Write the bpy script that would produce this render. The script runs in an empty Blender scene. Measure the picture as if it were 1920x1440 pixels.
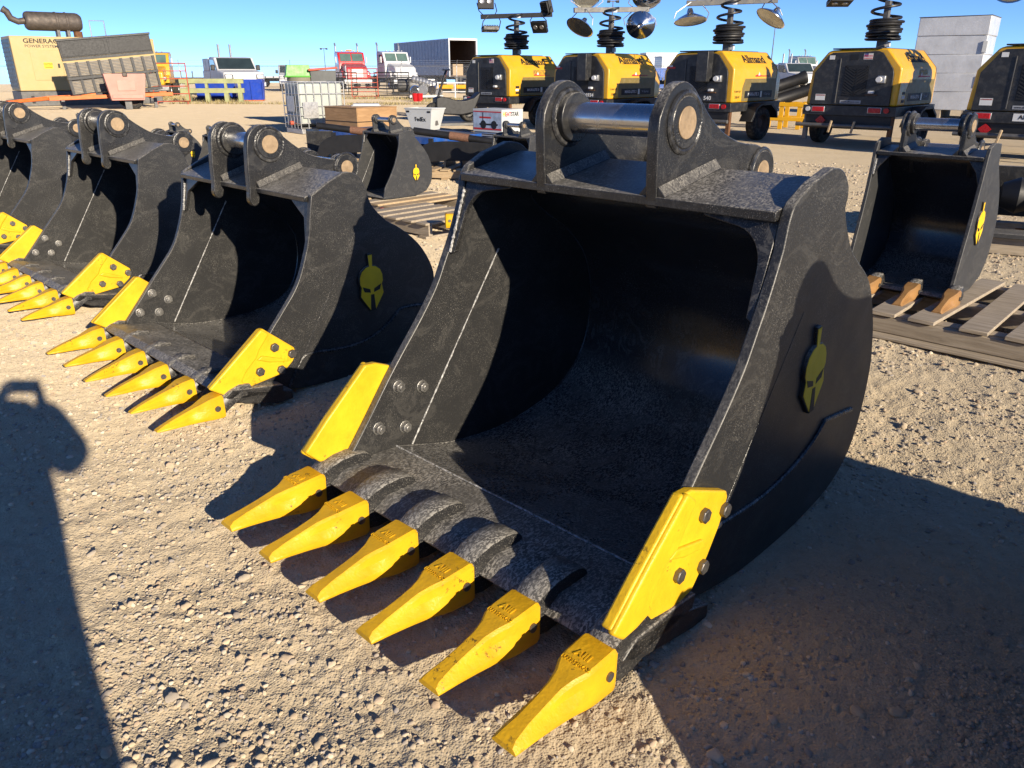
import bpy, math, random
import numpy as np
from mathutils import Vector, Matrix, Euler
random.seed(7); np.random.seed(7)
R = math.radians
scene = bpy.context.scene
C = scene.collection

# ------------------------------------------------------------------ camera
FPX, HZN, CAMH = 1443.0, 135.0, 1.38          # focal length and horizon row in photo pixels, lens height in metres
TILT = math.atan((720 - HZN) / FPX)
cam_d = bpy.data.cameras.new('camera'); cam = bpy.data.objects.new('camera', cam_d); C.objects.link(cam)
cam.location = (0, 0, CAMH); cam.rotation_euler = (math.pi / 2 - TILT, 0, 0)
cam_d.sensor_width = 36; cam_d.lens = 36 * FPX / 1920
cam_d.clip_start = 0.02; cam_d.clip_end = 6000
scene.camera = cam

# ------------------------------------------------------------------ light
SUN_EL, SUN_AZ = 18.6, 145.8                  # azimuth clockwise from +Y (the way the camera looks)
world = bpy.data.worlds.new('World'); scene.world = world; world.use_nodes = True
wn = world.node_tree
sky = wn.nodes.new('ShaderNodeTexSky'); sky.sky_type = 'NISHITA'; sky.sun_disc = False
sky.sun_elevation = R(SUN_EL); sky.sun_rotation = R(SUN_AZ)
sky.air_density = 0.6; sky.dust_density = 0.0; sky.ozone_density = 4.0; sky.altitude = 3000
wn.nodes['Background'].inputs['Strength'].default_value = 0.075
tint = wn.nodes.new('ShaderNodeMix'); tint.data_type = 'RGBA'; tint.blend_type = 'MULTIPLY'; tint.inputs[0].default_value = 1.0
tint.inputs[7].default_value = (0.74, 0.84, 0.97, 1)           # clear prairie air: a cleaner blue than the raw model
wn.links.new(sky.outputs['Color'], tint.inputs[6]); wn.links.new(tint.outputs[2], wn.nodes['Background'].inputs['Color'])
sd = bpy.data.lights.new('sun', 'SUN'); sun = bpy.data.objects.new('sun', sd); C.objects.link(sun)
sd.energy = 3.0; sd.angle = R(0.53); sd.color = (1.0, 0.87, 0.68)
_s = Vector((math.sin(R(SUN_AZ)) * math.cos(R(SUN_EL)), math.cos(R(SUN_AZ)) * math.cos(R(SUN_EL)), math.sin(R(SUN_EL))))
sun.rotation_euler = _s.to_track_quat('Z', 'Y').to_euler(); sun.location = (6, -8, 9)
vs = scene.view_settings; vs.view_transform = 'Standard'; vs.look = 'None'; vs.gamma = 1; vs.exposure = 1.25
try: vs.use_curve_mapping = False
except Exception: pass

# ------------------------------------------------------------------ pixel -> ground point
_c, _s2 = math.cos(TILT), math.sin(TILT)
def ray(x, y):
    a, b = (x - 960) / FPX, (720 - y) / FPX
    return Vector((a, _c + _s2 * b, -_s2 + _c * b))
def at(x, y, z=0.0):
    r = ray(x, y); t = (z - CAMH) / r.z
    return Vector((0, 0, CAMH)) + r * t
def at_depth(x, y, Y):
    r = ray(x, y); return Vector((0, 0, CAMH)) + r * (Y / r.y)

# ------------------------------------------------------------------ object helpers
def tag(o, label=None, cat=None, group=None, kind=None):
    if label: o['label'] = label
    if cat: o['category'] = cat
    if group: o['group'] = group
    if kind: o['kind'] = kind
    return o
def thing(name, label, cat, loc=(0, 0, 0), rz=0.0, group=None, rot=None, scale=1.0):
    o = bpy.data.objects.new(name, None); C.objects.link(o); o.empty_display_size = 0.2
    o.location = loc; o.rotation_euler = rot if rot else (0, 0, rz); o.scale = (scale,) * 3
    return tag(o, label, cat, group)
def link(name, me, parent=None, loc=None, rot=None):
    o = bpy.data.objects.new(name, me); C.objects.link(o)
    if parent: o.parent = parent
    if loc is not None: o.location = loc
    if rot is not None: o.rotation_euler = rot
    return o
def copy_tree(o, parent=None):
    c = o.copy(); C.objects.link(c); c.parent = parent
    for ch in list(o.children): copy_tree(ch, c)
    return c

class MB:
    def __init__(s): s.v = []; s.f = []
    def add(s, vs, fs):
        n = len(s.v); s.v += [tuple(p) for p in vs]; s.f += [tuple(i + n for i in f) for f in fs]; return s
    def box(s, x0, x1, y0, y1, z0, z1):
        return s.add([(x0,y0,z0),(x1,y0,z0),(x1,y1,z0),(x0,y1,z0),(x0,y0,z1),(x1,y0,z1),(x1,y1,z1),(x0,y1,z1)],
            [(0,3,2,1),(4,5,6,7),(0,1,5,4),(1,2,6,5),(2,3,7,6),(3,0,4,7)])
    def obox(s, c, size, rot=(0,0,0)):
        m = Euler(rot).to_matrix(); c = Vector(c); h = Vector(size) / 2
        vs = [c + m @ Vector((sx*h.x, sy*h.y, sz*h.z)) for sz in (-1,1) for sx, sy in ((-1,-1),(1,-1),(1,1),(-1,1))]
        return s.add(vs, [(0,3,2,1),(4,5,6,7),(0,1,5,4),(1,2,6,5),(2,3,7,6),(3,0,4,7)])
    def bar(s, p0, p1, w, h):                      # rectangular bar between two points
        p0, p1 = Vector(p0), Vector(p1); d = (p1 - p0).normalized()
        up = Vector((0,0,1)) if abs(d.z) < .95 else Vector((0,1,0))
        a = d.cross(up).normalized() * (w/2); b = a.cross(d).normalized() * (h/2)
        vs = [p + sa*a + sb*b for p in (p0, p1) for sa, sb in ((-1,-1),(1,-1),(1,1),(-1,1))]
        return s.add(vs, [(0,1,2,3),(7,6,5,4),(0,4,5,1),(1,5,6,2),(2,6,7,3),(3,7,4,0)])
    def prism(s, pts, a0, a1, axis='x'):
        ar = sum(pts[i][0]*pts[(i+1)%len(pts)][1]-pts[(i+1)%len(pts)][0]*pts[i][1] for i in range(len(pts)))
        if ar < 0: pts = pts[::-1]
        n = len(pts)
        mk = {'x': lambda p,a:(a,p[0],p[1]), 'y': lambda p,a:(p[0],a,p[1]), 'z': lambda p,a:(p[0],p[1],a)}[axis]
        vs = [mk(p,a0) for p in pts] + [mk(p,a1) for p in pts]
        fs = [tuple(range(n))[::-1], tuple(range(n,2*n))] + [(i,(i+1)%n,n+(i+1)%n,n+i) for i in range(n)]
        if axis == 'y': fs = [f[::-1] for f in fs]
        return s.add(vs, fs)
    def cyl(s, p0, p1, r0, r1=None, n=20, cap=True):
        r1 = r0 if r1 is None else r1; p0, p1 = Vector(p0), Vector(p1); d = (p1-p0).normalized()
        a = d.orthogonal().normalized(); b = d.cross(a)
        vs = []
        for p, r in ((p0,r0),(p1,r1)):
            vs += [p + r*(math.cos(2*math.pi*i/n)*a + math.sin(2*math.pi*i/n)*b) for i in range(n)]
        fs = [(i,(i+1)%n,n+(i+1)%n,n+i) for i in range(n)]
        if cap: fs += [tuple(range(n))[::-1], tuple(range(n,2*n))]
        return s.add(vs, fs)
    def tube(s, path, r, n=8, closed=False):
        P = [Vector(p) for p in path]; m = len(P); vs = []; ref = None
        rr = r if hasattr(r, '__len__') else [r]*m
        for i, p in enumerate(P):
            if closed: d = P[(i+1)%m] - P[i-1]
            else: d = P[min(i+1,m-1)] - P[max(i-1,0)]
            d.normalize()
            if ref is None: ref = d.orthogonal().normalized()
            a = (ref - d*ref.dot(d)); a = a.normalized() if a.length > 1e-6 else d.orthogonal().normalized()
            ref = a; b = d.cross(a)
            vs += [p + rr[i]*(math.cos(2*math.pi*k/n)*a + math.sin(2*math.pi*k/n)*b) for k in range(n)]
        fs = []
        for i in range(m if closed else m-1):
            j = (i+1) % m
            fs += [(i*n+k, i*n+(k+1)%n, j*n+(k+1)%n, j*n+k) for k in range(n)]
        if not closed: fs += [tuple(range(n))[::-1], tuple(range((m-1)*n, m*n))]
        return s.add(vs, fs)
    def lathe(s, prof, o=(0,0,0), ax=(0,0,1), n=24):  # prof: (radius, along)
        o, d = Vector(o), Vector(ax).normalized(); a = d.orthogonal().normalized(); b = d.cross(a); vs = []; m = len(prof)
        for r, h in prof:
            vs += [o + d*h + max(r,1e-4)*(math.cos(2*math.pi*k/n)*a + math.sin(2*math.pi*k/n)*b) for k in range(n)]
        fs = [(i*n+k, i*n+(k+1)%n, (i+1)*n+(k+1)%n, (i+1)*n+k) for i in range(m-1) for k in range(n)]
        return s.add(vs, fs)
    def loft(s, secs, cap=True):
        n = len(secs[0]); vs = [p for sec in secs for p in sec]
        fs = [(i*n+k, i*n+(k+1)%n, (i+1)*n+(k+1)%n, (i+1)*n+k) for i in range(len(secs)-1) for k in range(n)]
        if cap: fs += [tuple(range(n))[::-1], tuple(range((len(secs)-1)*n, len(secs)*n))]
        return s.add(vs, fs)
    def mesh(s, name, mat, smooth=True, ang=35):
        me = bpy.data.meshes.new(name); me.from_pydata(s.v, [], s.f)
        if mat: me.materials.append(mat)
        import bmesh as _b
        bm = _b.new(); bm.from_mesh(me); _b.ops.recalc_face_normals(bm, faces=bm.faces); bm.to_mesh(me); bm.free()
        if smooth:
            me.polygons.foreach_set('use_smooth', [True]*len(me.polygons)); me.set_sharp_from_angle(angle=R(ang))
        return me
    def build(s, name, mat, parent=None, loc=None, rot=None, bevel=0, seg=2, smooth=True, ang=35, kind=None):
        o = link(name, s.mesh(name, mat, smooth, ang), parent, loc, rot)
        if bevel:
            b = o.modifiers.new('bevel', 'BEVEL'); b.width = bevel; b.segments = seg; b.limit_method = 'ANGLE'; b.angle_limit = R(32)
        if kind: o['kind'] = kind
        return o

_txt = {}
def text_mesh(s, size, mat, ext=.002, bold=0.0, xs=1.0):
    key = (s, size, mat.name, ext, bold, xs)
    if key not in _txt:
        cu = bpy.data.curves.new('lettering', 'FONT'); cu.body = s; cu.size = size; cu.extrude = ext
        cu.align_x = 'CENTER'; cu.align_y = 'CENTER'; cu.offset = bold*size; cu.resolution_u = 3
        ob = bpy.data.objects.new('lettering', cu); me = bpy.data.meshes.new_from_object(ob)
        if xs != 1: me.transform(Matrix.Diagonal((xs,1,1,1)))
        me.materials.clear(); me.materials.append(mat); bpy.data.objects.remove(ob); bpy.data.curves.remove(cu); _txt[key] = me
    return _txt[key]
def text(parent, s, size, loc, rot, mat, ext=.002, bold=0.0, xs=1.0, name='lettering'):
    return link(name, text_mesh(s, size, mat, ext, bold, xs), parent, loc, rot)

# ------------------------------------------------------------------ materials
class NT:
    def __init__(s, name):
        s.m = bpy.data.materials.new(name); s.m.use_nodes = True; s.t = s.m.node_tree; s.n = s.t.nodes
        s.p = s.n['Principled BSDF']; s.out = s.n['Material Output']
    def node(s, kind, **kw):
        x = s.n.new(kind)
        for k, v in kw.items():
            if k in x.inputs: x.inputs[k].default_value = v
            else: setattr(x, k, v)
        return x
    def l(s, a, b): s.t.links.new(a, b)
    def coords(s, rnd=True):
        tc = s.node('ShaderNodeTexCoord')
        if not rnd: return tc.outputs['Object']
        oi = s.node('ShaderNodeObjectInfo'); mu = s.node('ShaderNodeMath', operation='MULTIPLY'); mu.inputs[1].default_value = 37.0
        s.l(oi.outputs['Random'], mu.inputs[0]); ad = s.node('ShaderNodeVectorMath', operation='ADD')
        s.l(tc.outputs['Object'], ad.inputs[0]); s.l(mu.outputs[0], ad.inputs[1]); return ad.outputs[0]
    def noise(s, co, scale, detail=3, rough=.55, dist=0):
        n = s.node('ShaderNodeTexNoise', Scale=scale, Detail=detail, Roughness=rough, Distortion=dist); s.l(co, n.inputs['Vector']); return n.outputs['Fac']
    def ramp(s, fac, stops):
        r = s.node('ShaderNodeValToRGB'); e = r.color_ramp.elements
        while len(e) < len(stops): e.new(.5)
        for el, (pos, col) in zip(e, stops):
            el.position = pos; el.color = col if len(col) == 4 else (*col, 1)
        s.l(fac, r.inputs['Fac']); return r.outputs['Color']
    def mix(s, fac, a, b):
        m = s.node('ShaderNodeMix', data_type='RGBA')
        for v, i in ((fac,0),(a,6),(b,7)):
            if hasattr(v, 'is_linked') or hasattr(v, 'links'): s.l(v, m.inputs[i])
            else: m.inputs[i].default_value = v if i == 0 else (*v, 1)
        return m.outputs[2]
    def math(s, op, a, b=None, clamp=False):
        m = s.node('ShaderNodeMath', operation=op); m.use_clamp = clamp
        for i, v in enumerate((a, b)):
            if v is None: continue
            if hasattr(v, 'links'): s.l(v, m.inputs[i])
            else: m.inputs[i].default_value = v
        return m.outputs[0]
    def bump(s, h, strength, dist=.01, prev=None):
        b = s.node('ShaderNodeBump', Strength=strength, Distance=dist); s.l(h, b.inputs['Height'])
        if prev: s.l(prev, b.inputs['Normal'])
        return b.outputs['Normal']
    def setn(s, nrm): s.l(nrm, s.p.inputs['Normal'])
    def base(s, c):
        if hasattr(c, 'links'): s.l(c, s.p.inputs['Base Color'])
        else: s.p.inputs['Base Color'].default_value = (*c, 1)
    def up(s, lo=.15, hi=.8):
        g = s.node('ShaderNodeNewGeometry'); x = s.node('ShaderNodeSeparateXYZ'); s.l(g.outputs['Normal'], x.inputs[0])
        mr = s.node('ShaderNodeMapRange'); mr.inputs['From Min'].default_value = lo; mr.inputs['From Max'].default_value = hi
        s.l(x.outputs['Z'], mr.inputs['Value']); return mr.outputs[0]

def pm(name, col, rough=.5, metal=0.0, var=.15, vs=6.0, bump=.0, bs=60.0, dust=0.0, dcol=(.42,.36,.27), ds=14.0, spec=.5, coat=0.0):
    """plain procedural material: tinted by noise, optional dust patches and fine relief"""
    t = NT(name); co = t.coords(); n = t.noise(co, vs, 4)
    lo = tuple(max(0, c*(1-var)) for c in col); hi = tuple(min(1, c*(1+var)) for c in col)
    c = t.ramp(n, [(.3, lo), (.7, hi)])
    if dust:
        d = t.noise(co, ds, 6, .65); f = t.ramp(d, [(.48,(0,0,0)),(.72,(dust,)*3)]); c = t.mix(f, c, dcol)
    t.base(c); p = t.p.inputs; p['Metallic'].default_value = metal; p['Specular IOR Level'].default_value = spec
    rr = t.ramp(t.noise(co, vs*2.3, 3), [(.3,(max(0,rough-.08),)*3),(.7,(min(1,rough+.08),)*3)]); t.l(rr, p['Roughness'])
    if coat: p['Coat Weight'].default_value = coat; p['Coat Roughness'].default_value = .08
    if bump: t.setn(t.bump(t.noise(co, bs, 4), bump, .01))
    return t.m

def black_paint(name, rough, speck, top, base=(.017,.017,.018), dustc=(.50,.47,.41)):
    """black enamel with orange-peel, road dust specks and the blotches rain leaves on level faces"""
    t = NT(name); co = t.coords(False)
    fine = t.ramp(t.noise(co, 270, 3, .65), [(.57,(0,0,0)),(.70,(1,1,1))])
    patch = t.ramp(t.noise(co, 7, 3), [(.35,(.15,)*3),(.7,(1,1,1))])
    f1 = t.math('MULTIPLY', t.math('MULTIPLY', fine, patch), speck)
    mp = t.node('ShaderNodeMapping'); mp.inputs['Scale'].default_value = (1.25,.62,1.0); mp.inputs['Rotation'].default_value = (0,0,.5); t.l(co, mp.inputs['Vector'])
    blot = t.math('MULTIPLY', t.ramp(t.noise(mp.outputs[0], 135, 3, .6, .7), [(.46,(0,0,0)),(.55,(1,1,1))]), t.ramp(t.noise(co, 40, 2), [(.3,(.6,)*3),(.6,(1,1,1))]))
    haze = t.ramp(t.noise(co, 12, 5, .6), [(.3,(.10,)*3),(.75,(.55,)*3)])
    pt2 = t.ramp(t.noise(co, 4.2, 4, .6), [(.32,(.45,)*3),(.60,(1,1,1))])
    tb = t.math('MULTIPLY', t.math('MAXIMUM', t.math('MULTIPLY', t.math('MULTIPLY', blot, pt2), .88), t.math('MULTIPLY', haze, .62)), t.math('MULTIPLY', t.up(.40,.88), top))
    scuff = t.math('MULTIPLY', t.ramp(t.noise(mp.outputs[0], 9, 6, .75, 1.6), [(.52,(0,0,0)),(.60,(.22,)*3),(.66,(.05,)*3)]), t.up(-.2,.6))
    f = t.math('MAXIMUM', t.math('MAXIMUM', f1, tb), scuff, True)
    t.base(t.mix(f, base, dustc))
    t.l(t.math('ADD', t.math('MULTIPLY', f, .45), t.ramp(t.noise(co, 5, 3), [(.3,(rough-.05,)*3),(.7,(rough+.07,)*3)]), True), t.p.inputs['Roughness'])
    t.p.inputs['Specular IOR Level'].default_value = .5
    n1 = t.bump(t.noise(co, 190, 2), .10, .004); t.setn(t.bump(t.noise(co, 900, 2), .06, .002, n1))
    return t.m

BLK = black_paint('black_paint', .30, .55, 1.0)
BLK_IN = black_paint('black_paint_inside', .17, .25, 1.0, base=(.021,.0215,.0235), dustc=(.46,.44,.40))
BLK_IN.node_tree.nodes['Principled BSDF'].inputs['Coat Weight'].default_value = .6; BLK_IN.node_tree.nodes['Principled BSDF'].inputs['Coat Roughness'].default_value = .16
BLK_WALL = black_paint('black_paint_wall', .38, .50, 1.0, base=(.024,.024,.0245))
BLK_LIP = black_paint('black_paint_lip', .34, .75, 1.0, base=(.019,.019,.020))
BLK_GREY = black_paint('satin_grey_black_paint', .5, .35, .7, base=(.035,.036,.038))
def yellow(name, col, chips):
    t = NT(name); co = t.coords(); n = t.noise(co, 9, 5, .6)
    c = t.ramp(n, [(.25,tuple(k*.80 for k in col)),(.55,col),(.8,(col[0]*1.05,col[1]*1.12,col[2]*1.3))])
    ch = t.math('MULTIPLY', t.ramp(t.noise(co, 75, 4, .7), [(.575,(0,0,0)),(.60,(chips,)*3)]), t.ramp(t.noise(co, 13, 3), [(.60,(0,0,0)),(.66,(1,1,1))]))
    gr = t.ramp(t.noise(co, 16, 5, .7, .4), [(.55,(0,0,0)),(.8,(.35,)*3)])
    c = t.mix(gr, c, (col[0]*.55, col[1]*.5, col[2]*.6)); t.base(t.mix(ch, c, (.05,.035,.02)))
    t.p.inputs['Roughness'].default_value = .42; t.p.inputs['Specular IOR Level'].default_value = .4
    n1 = t.bump(t.noise(co, 120, 3), .28, .004); t.setn(t.bump(t.noise(co, 28, 2), .18, .01, n1)); return t.m
YEL = yellow('yellow_cast_paint', (.77,.43,.013), .8)
YEL_CUT = yellow('yellow_cutter_paint', (.79,.475,.016), .6)
BRN = yellow('ochre_tooth_coating', (.37,.20,.075), .5)
STEEL = NT('greasy_steel_pin')
_co = STEEL.coords(False); _mp = STEEL.node('ShaderNodeMapping'); _mp.inputs['Scale'].default_value = (1,1,1); STEEL.l(_co, _mp.inputs['Vector'])
_rs = STEEL.ramp(STEEL.noise(_mp.outputs[0], 16, 5, .7), [(.58,(0,0,0)),(.75,(.7,)*3)])
STEEL.base(STEEL.mix(_rs, (.55,.55,.56), (.21,.12,.06))); STEEL.p.inputs['Metallic'].default_value = .92
STEEL.l(STEEL.ramp(STEEL.noise(_mp.outputs[0], 30, 4), [(.3,(.13,)*3),(.75,(.34,)*3)]), STEEL.p.inputs['Roughness'])
STEEL = STEEL.m
PINEND = pm('sawn_pin_face', (.40,.285,.17), .6, .35, .22, 30, .15, 90, .4, (.24,.16,.09), 40)
BOLT = pm('zinc_bolt', (.16,.15,.14), .42, .75, .25, 40, .2, 200, .4, (.30,.27,.22), 90)
NUT = pm('plain_nut', (.34,.33,.31), .38, .8, .2, 40, .2, 200)
WELD = pm('dusty_weld_bead', (.030,.030,.031), .28, .1, .4, 40, .35, 70, .35, (.30,.29,.27), 26)
CHALK = pm('bare_weld_line', (.46,.455,.44), .55, .1, .75, 120, .6, 260, .6, (.05,.05,.05), 45)
EMB = pm('emblem_yellow', (.95,.57,.012), .45, 0, .1, 12, .1, 120)
BLACKFLAT = pm('flat_black', (.012,.012,.013), .55, 0, .2)

# ------------------------------------------------------------------ ground
def np_mesh(name, verts, tris, mat, col=None, smooth=False, quads=False):
    k = 4 if quads else 3
    me = bpy.data.meshes.new(name); me.vertices.add(len(verts)); me.vertices.foreach_set('co', np.ascontiguousarray(verts, np.float32).ravel())
    me.loops.add(tris.size); me.loops.foreach_set('vertex_index', np.ascontiguousarray(tris, np.int32).ravel())
    me.polygons.add(len(tris)); me.polygons.foreach_set('loop_start', np.arange(0, tris.size, k, dtype=np.int32))
    if smooth: me.polygons.foreach_set('use_smooth', np.ones(len(tris), bool))
    if col is not None:
        a = me.color_attributes.new('tint', 'FLOAT_COLOR', 'POINT'); a.data.foreach_set('color', np.ascontiguousarray(col, np.float32).ravel())
    me.materials.append(mat); me.update(calc_edges=True); me.validate(); return me
def vnoise(x, y, seed=0):
    xi, yi = np.floor(x).astype(np.int64), np.floor(y).astype(np.int64); fx, fy = x-xi, y-yi
    def h(a, b):
        k = (a*374761393 + b*668265263 + seed*974634777) & 0x7fffffff
        k = ((k ^ (k >> 13))*1274126177) & 0x7fffffff; return ((k ^ (k >> 16)) & 0xffff)/65535.0
    u, v = fx*fx*(3-2*fx), fy*fy*(3-2*fy)
    return (h(xi,yi)*(1-u)+h(xi+1,yi)*u)*(1-v) + (h(xi,yi+1)*(1-u)+h(xi+1,yi+1)*u)*v
def ground_z(x, y):
    r = np.hypot(x, y); att = np.clip((16-r)/8, 0, 1)
    z = .020*(vnoise(x*1.1, y*1.1, 1)-.5) + .014*(vnoise(x*3.7, y*3.7, 2)-.5) + .008*(vnoise(x*13, y*13, 3)-.5)
    z += .007*(vnoise(x*37, y*37, 4)-.5) + .004*(vnoise(x*90, y*90, 5)-.5)
    far = np.clip(r-120, 0, None)               # the prairie falls away beyond the yard
    return z*att - .006 - .0118*far
def gravel_mat():
    t = NT('gravel_ground'); co = t.node('ShaderNodeTexCoord').outputs['Object']
    def vor(scale, feat='F1'):
        v = t.node('ShaderNodeTexVoronoi', feature=feat, Scale=scale); v.inputs['Randomness'].default_value = 1; t.l(co, v.inputs['Vector']); return v
    v1, v2, v3 = vor(70), vor(165), vor(24)
    def sep(v):
        s = t.node('ShaderNodeSeparateColor'); t.l(v.outputs['Color'], s.inputs[0]); return s.outputs[0], s.outputs[1]
    pal = [(0,(.31,.27,.21)),(.25,(.44,.37,.27)),(.5,(.53,.45,.32)),(.72,(.61,.52,.38)),(.88,(.43,.385,.32)),(1,(.70,.61,.46))]
    c1, k1 = sep(v1); c2, k2 = sep(v2)
    a = t.ramp(c1, pal); b = t.ramp(c2, pal)
    sel = t.ramp(t.noise(co, 16, 4), [(.46,(0,0,0)),(.56,(1,1,1))])
    c = t.mix(t.math('MULTIPLY', sel, .55), b, a)
    dirt = t.ramp(t.noise(co, 30, 5, .65), [(.3,(.48,.395,.275)),(.7,(.62,.52,.365))])
    c = t.mix(t.ramp(t.noise(co, 2.3, 6, .65), [(.38,(.30,)*3),(.62,(.92,)*3)]), c, dirt)
    c = t.mix(t.ramp(t.noise(co, .35, 4), [(.4,(.15,)*3),(.75,(.5,)*3)]), c, (.62,.49,.30))
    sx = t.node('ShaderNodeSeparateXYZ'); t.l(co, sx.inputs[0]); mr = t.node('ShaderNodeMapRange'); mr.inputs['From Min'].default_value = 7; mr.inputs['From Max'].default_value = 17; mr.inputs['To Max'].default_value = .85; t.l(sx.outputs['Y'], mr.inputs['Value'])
    far_tone = t.ramp(t.noise(co, 2.2, 6, .7), [(.3,(.40,.325,.225)),(.7,(.50,.41,.285))])   # open yard behind the goods: its sunlit brightness put into the colour by distance
    c = t.mix(mr.outputs[0], c, far_tone)
    t.base(c); t.p.inputs['Diffuse Roughness'].default_value = 1.0; t.p.inputs['Roughness'].default_value = .95; t.p.inputs['Specular IOR Level'].default_value = .18
    h1 = t.math('MULTIPLY', t.math('SUBTRACT', 1, v1.outputs['Distance']), sel)
    n1 = t.bump(t.math('SUBTRACT', 1, v2.outputs['Distance']), .6, .0045)
    n2 = t.bump(h1, .5, .008, n1); n3 = t.bump(t.noise(co, 45, 6, .7), .32, .010, n2)
    n4 = t.bump(t.noise(co, 9, 6, .7), .3, .03, n3); t.setn(n4)
    return t.m
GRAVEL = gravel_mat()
STONE = NT('pebble_stone'); _a = STONE.node('ShaderNodeVertexColor'); _a.layer_name = 'tint'
_k = STONE.noise(STONE.coords(False), 130, 4, .6)
STONE.base(STONE.mix(STONE.ramp(_k, [(.3,(0,0,0)),(.75,(.45,)*3)]), _a.outputs['Color'], (.58,.47,.32)))
STONE.p.inputs['Diffuse Roughness'].default_value = .8; STONE.p.inputs['Roughness'].default_value = .85; STONE.p.inputs['Specular IOR Level'].default_value = .25
STONE.setn(STONE.bump(STONE.noise(STONE.coords(False), 260, 3), .3, .003)); STONE = STONE.m

ang = np.concatenate([np.linspace(-180,-56,24,endpoint=False), np.linspace(-56,56,760), np.linspace(56,180,25)[1:-1]])*math.pi/180
rad = np.concatenate([[.02,.25,.45], np.geomspace(.6, 16, 500), np.geomspace(16.5, 5200, 60)])
A, Q = np.meshgrid(ang, rad); GX, GY = Q*np.sin(A), Q*np.cos(A); GZ = ground_z(GX, GY)
nA, nR = len(ang), len(rad); idx = np.arange(nA*nR).reshape(nR, nA)
i0, i1 = idx[:-1,:], idx[1:,:]; q = np.stack([i0, np.roll(i0,-1,1), np.roll(i1,-1,1), i1], -1).reshape(-1,4)[:, ::-1]
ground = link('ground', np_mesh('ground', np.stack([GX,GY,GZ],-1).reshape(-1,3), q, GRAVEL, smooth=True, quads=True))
tag(ground, 'tan gravel yard packed with dirt and small pebbles', None, None, 'structure')
if ground.data.polygons[9000].normal.z < 0: ground.data.flip_normals()

import bmesh
def ico(sub):
    bm = bmesh.new(); bmesh.ops.create_icosphere(bm, subdivisions=sub, radius=1)
    v = np.array([p.co[:] for p in bm.verts]); f = np.array([[w.index for w in x.verts] for x in bm.faces]); bm.free(); return v, f
PAL = np.array([[.56,.46,.32],[.46,.40,.32],[.34,.30,.26],[.60,.51,.38],[.50,.40,.29],[.42,.36,.29],[.62,.55,.44],[.46,.35,.25],[.33,.31,.30],[.54,.44,.31]])
FOOT = []                                        # things' footprints (centre x, y, radius): no loose stones under them
def stones(n, sub, rlo, rhi, smin, smax, power, flat, seed, grow=.22):
    rs = np.random.RandomState(seed); bv, bf = ico(sub)
    r = rlo*(rhi/rlo)**(rs.rand(n)**power); a = (rs.rand(n)*2-1)*R(52); x, y = r*np.sin(a), r*np.cos(a)
    cl = vnoise(x*2.3, y*2.3, 11)+.5*vnoise(x*7, y*7, 12); keep = rs.rand(n) < np.clip((cl-.30)*1.7, .12, 1); x, y, r = x[keep], y[keep], r[keep]; n = len(x)
    sz = (smin*(smax/smin)**(rs.rand(n)**2.2))*(1+grow*np.clip(r-2, 0, 10))
    jit = 1+.55*(rs.rand(n, len(bv))-.5)*(1 if sub < 2 else .55)
    P = bv[None]*jit[...,None]*(sz[:,None,None]*np.stack([1+.5*rs.rand(n), .75+.35*rs.rand(n), flat*(.7+.6*rs.rand(n))],-1)[:,None,:])
    tl = (rs.rand(n)-.5)*.7; ct, st = np.cos(tl)[:,None], np.sin(tl)[:,None]; P = np.stack([P[...,0]*ct-P[...,2]*st, P[...,1], P[...,0]*st+P[...,2]*ct], -1)
    ph = rs.rand(n)*6.283; cp, sp = np.cos(ph)[:,None], np.sin(ph)[:,None]; P = np.stack([P[...,0]*cp-P[...,1]*sp, P[...,0]*sp+P[...,1]*cp, P[...,2]], -1)
    P += np.stack([x, y, ground_z(x, y)+sz*flat*.20], -1)[:,None,:]
    col = PAL[rs.randint(0, len(PAL), n)]*(.8+.45*rs.rand(n,1)); col = np.concatenate([col, np.ones((n,1))], 1)
    return P, bf, np.repeat(col, len(bv), 0)
def gravel(n, sub, *a, name='loose_gravel', label='', smooth=False):
    P, bf, col = stones(n, sub, *a); m = len(P); nv = P.shape[1]
    F = (bf[None] + (np.arange(m)*nv)[:,None,None]).reshape(-1,3)
    return tag(link(name, np_mesh(name, P.reshape(-1,3), F, STONE, col, smooth)), label, 'gravel', None, 'stuff')
gravel(100000, 1, .75, 14, .0023, .0085, .85, .70, 21, name='fine_gravel', label='fine tan grit strewn over the gravel yard')
gravel(2600, 2, .8, 11, .005, .0115, .85, .58, 33, name='loose_pebbles', label='loose rounded pebbles scattered over the gravel yard', smooth=True)

def big_stones(n):
    """the largest pebbles, each an object of its own on the ground"""
    rs = np.random.RandomState(5); bv, bf = ico(3); metas = []
    for k in range(7):
        d = 1+.55*(np.array([vnoise(np.array([p[0]*1.6+9*k+5]), np.array([p[1]*1.6+p[2]*1.1+3*k+5]), 40+k)[0] for p in bv])-.5)
        V = bv*d[:,None]*np.array([1.2,.9,.52+.05*(k%3)])
        c = PAL[[0,3,0,1,4,2,9][k]]
        metas.append(np_mesh('stone', V, bf, STONE, np.tile([*c,1], (len(V),1)), True))
    done = 0
    while done < n:
        r = .95*(7/.95)**rs.rand(); a = (rs.rand()*2-1)*R(40); x, y = r*math.sin(a), r*math.cos(a)
        if any(math.hypot(x-fx, y-fy) < fr for fx, fy, fr in FOOT): continue
        s = (.009+.009*rs.rand()**3)*(1+.10*max(0, r-2))
        o = link('stone', metas[rs.randint(7)], ground, (x, y, float(ground_z(np.array([x]), np.array([y]))[0])+s*.22), (rs.rand()*.5-.25, rs.rand()*.5-.25, rs.rand()*6.28))
        o.scale = (s, s, s*(.8+.4*rs.rand())); done += 1

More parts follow.
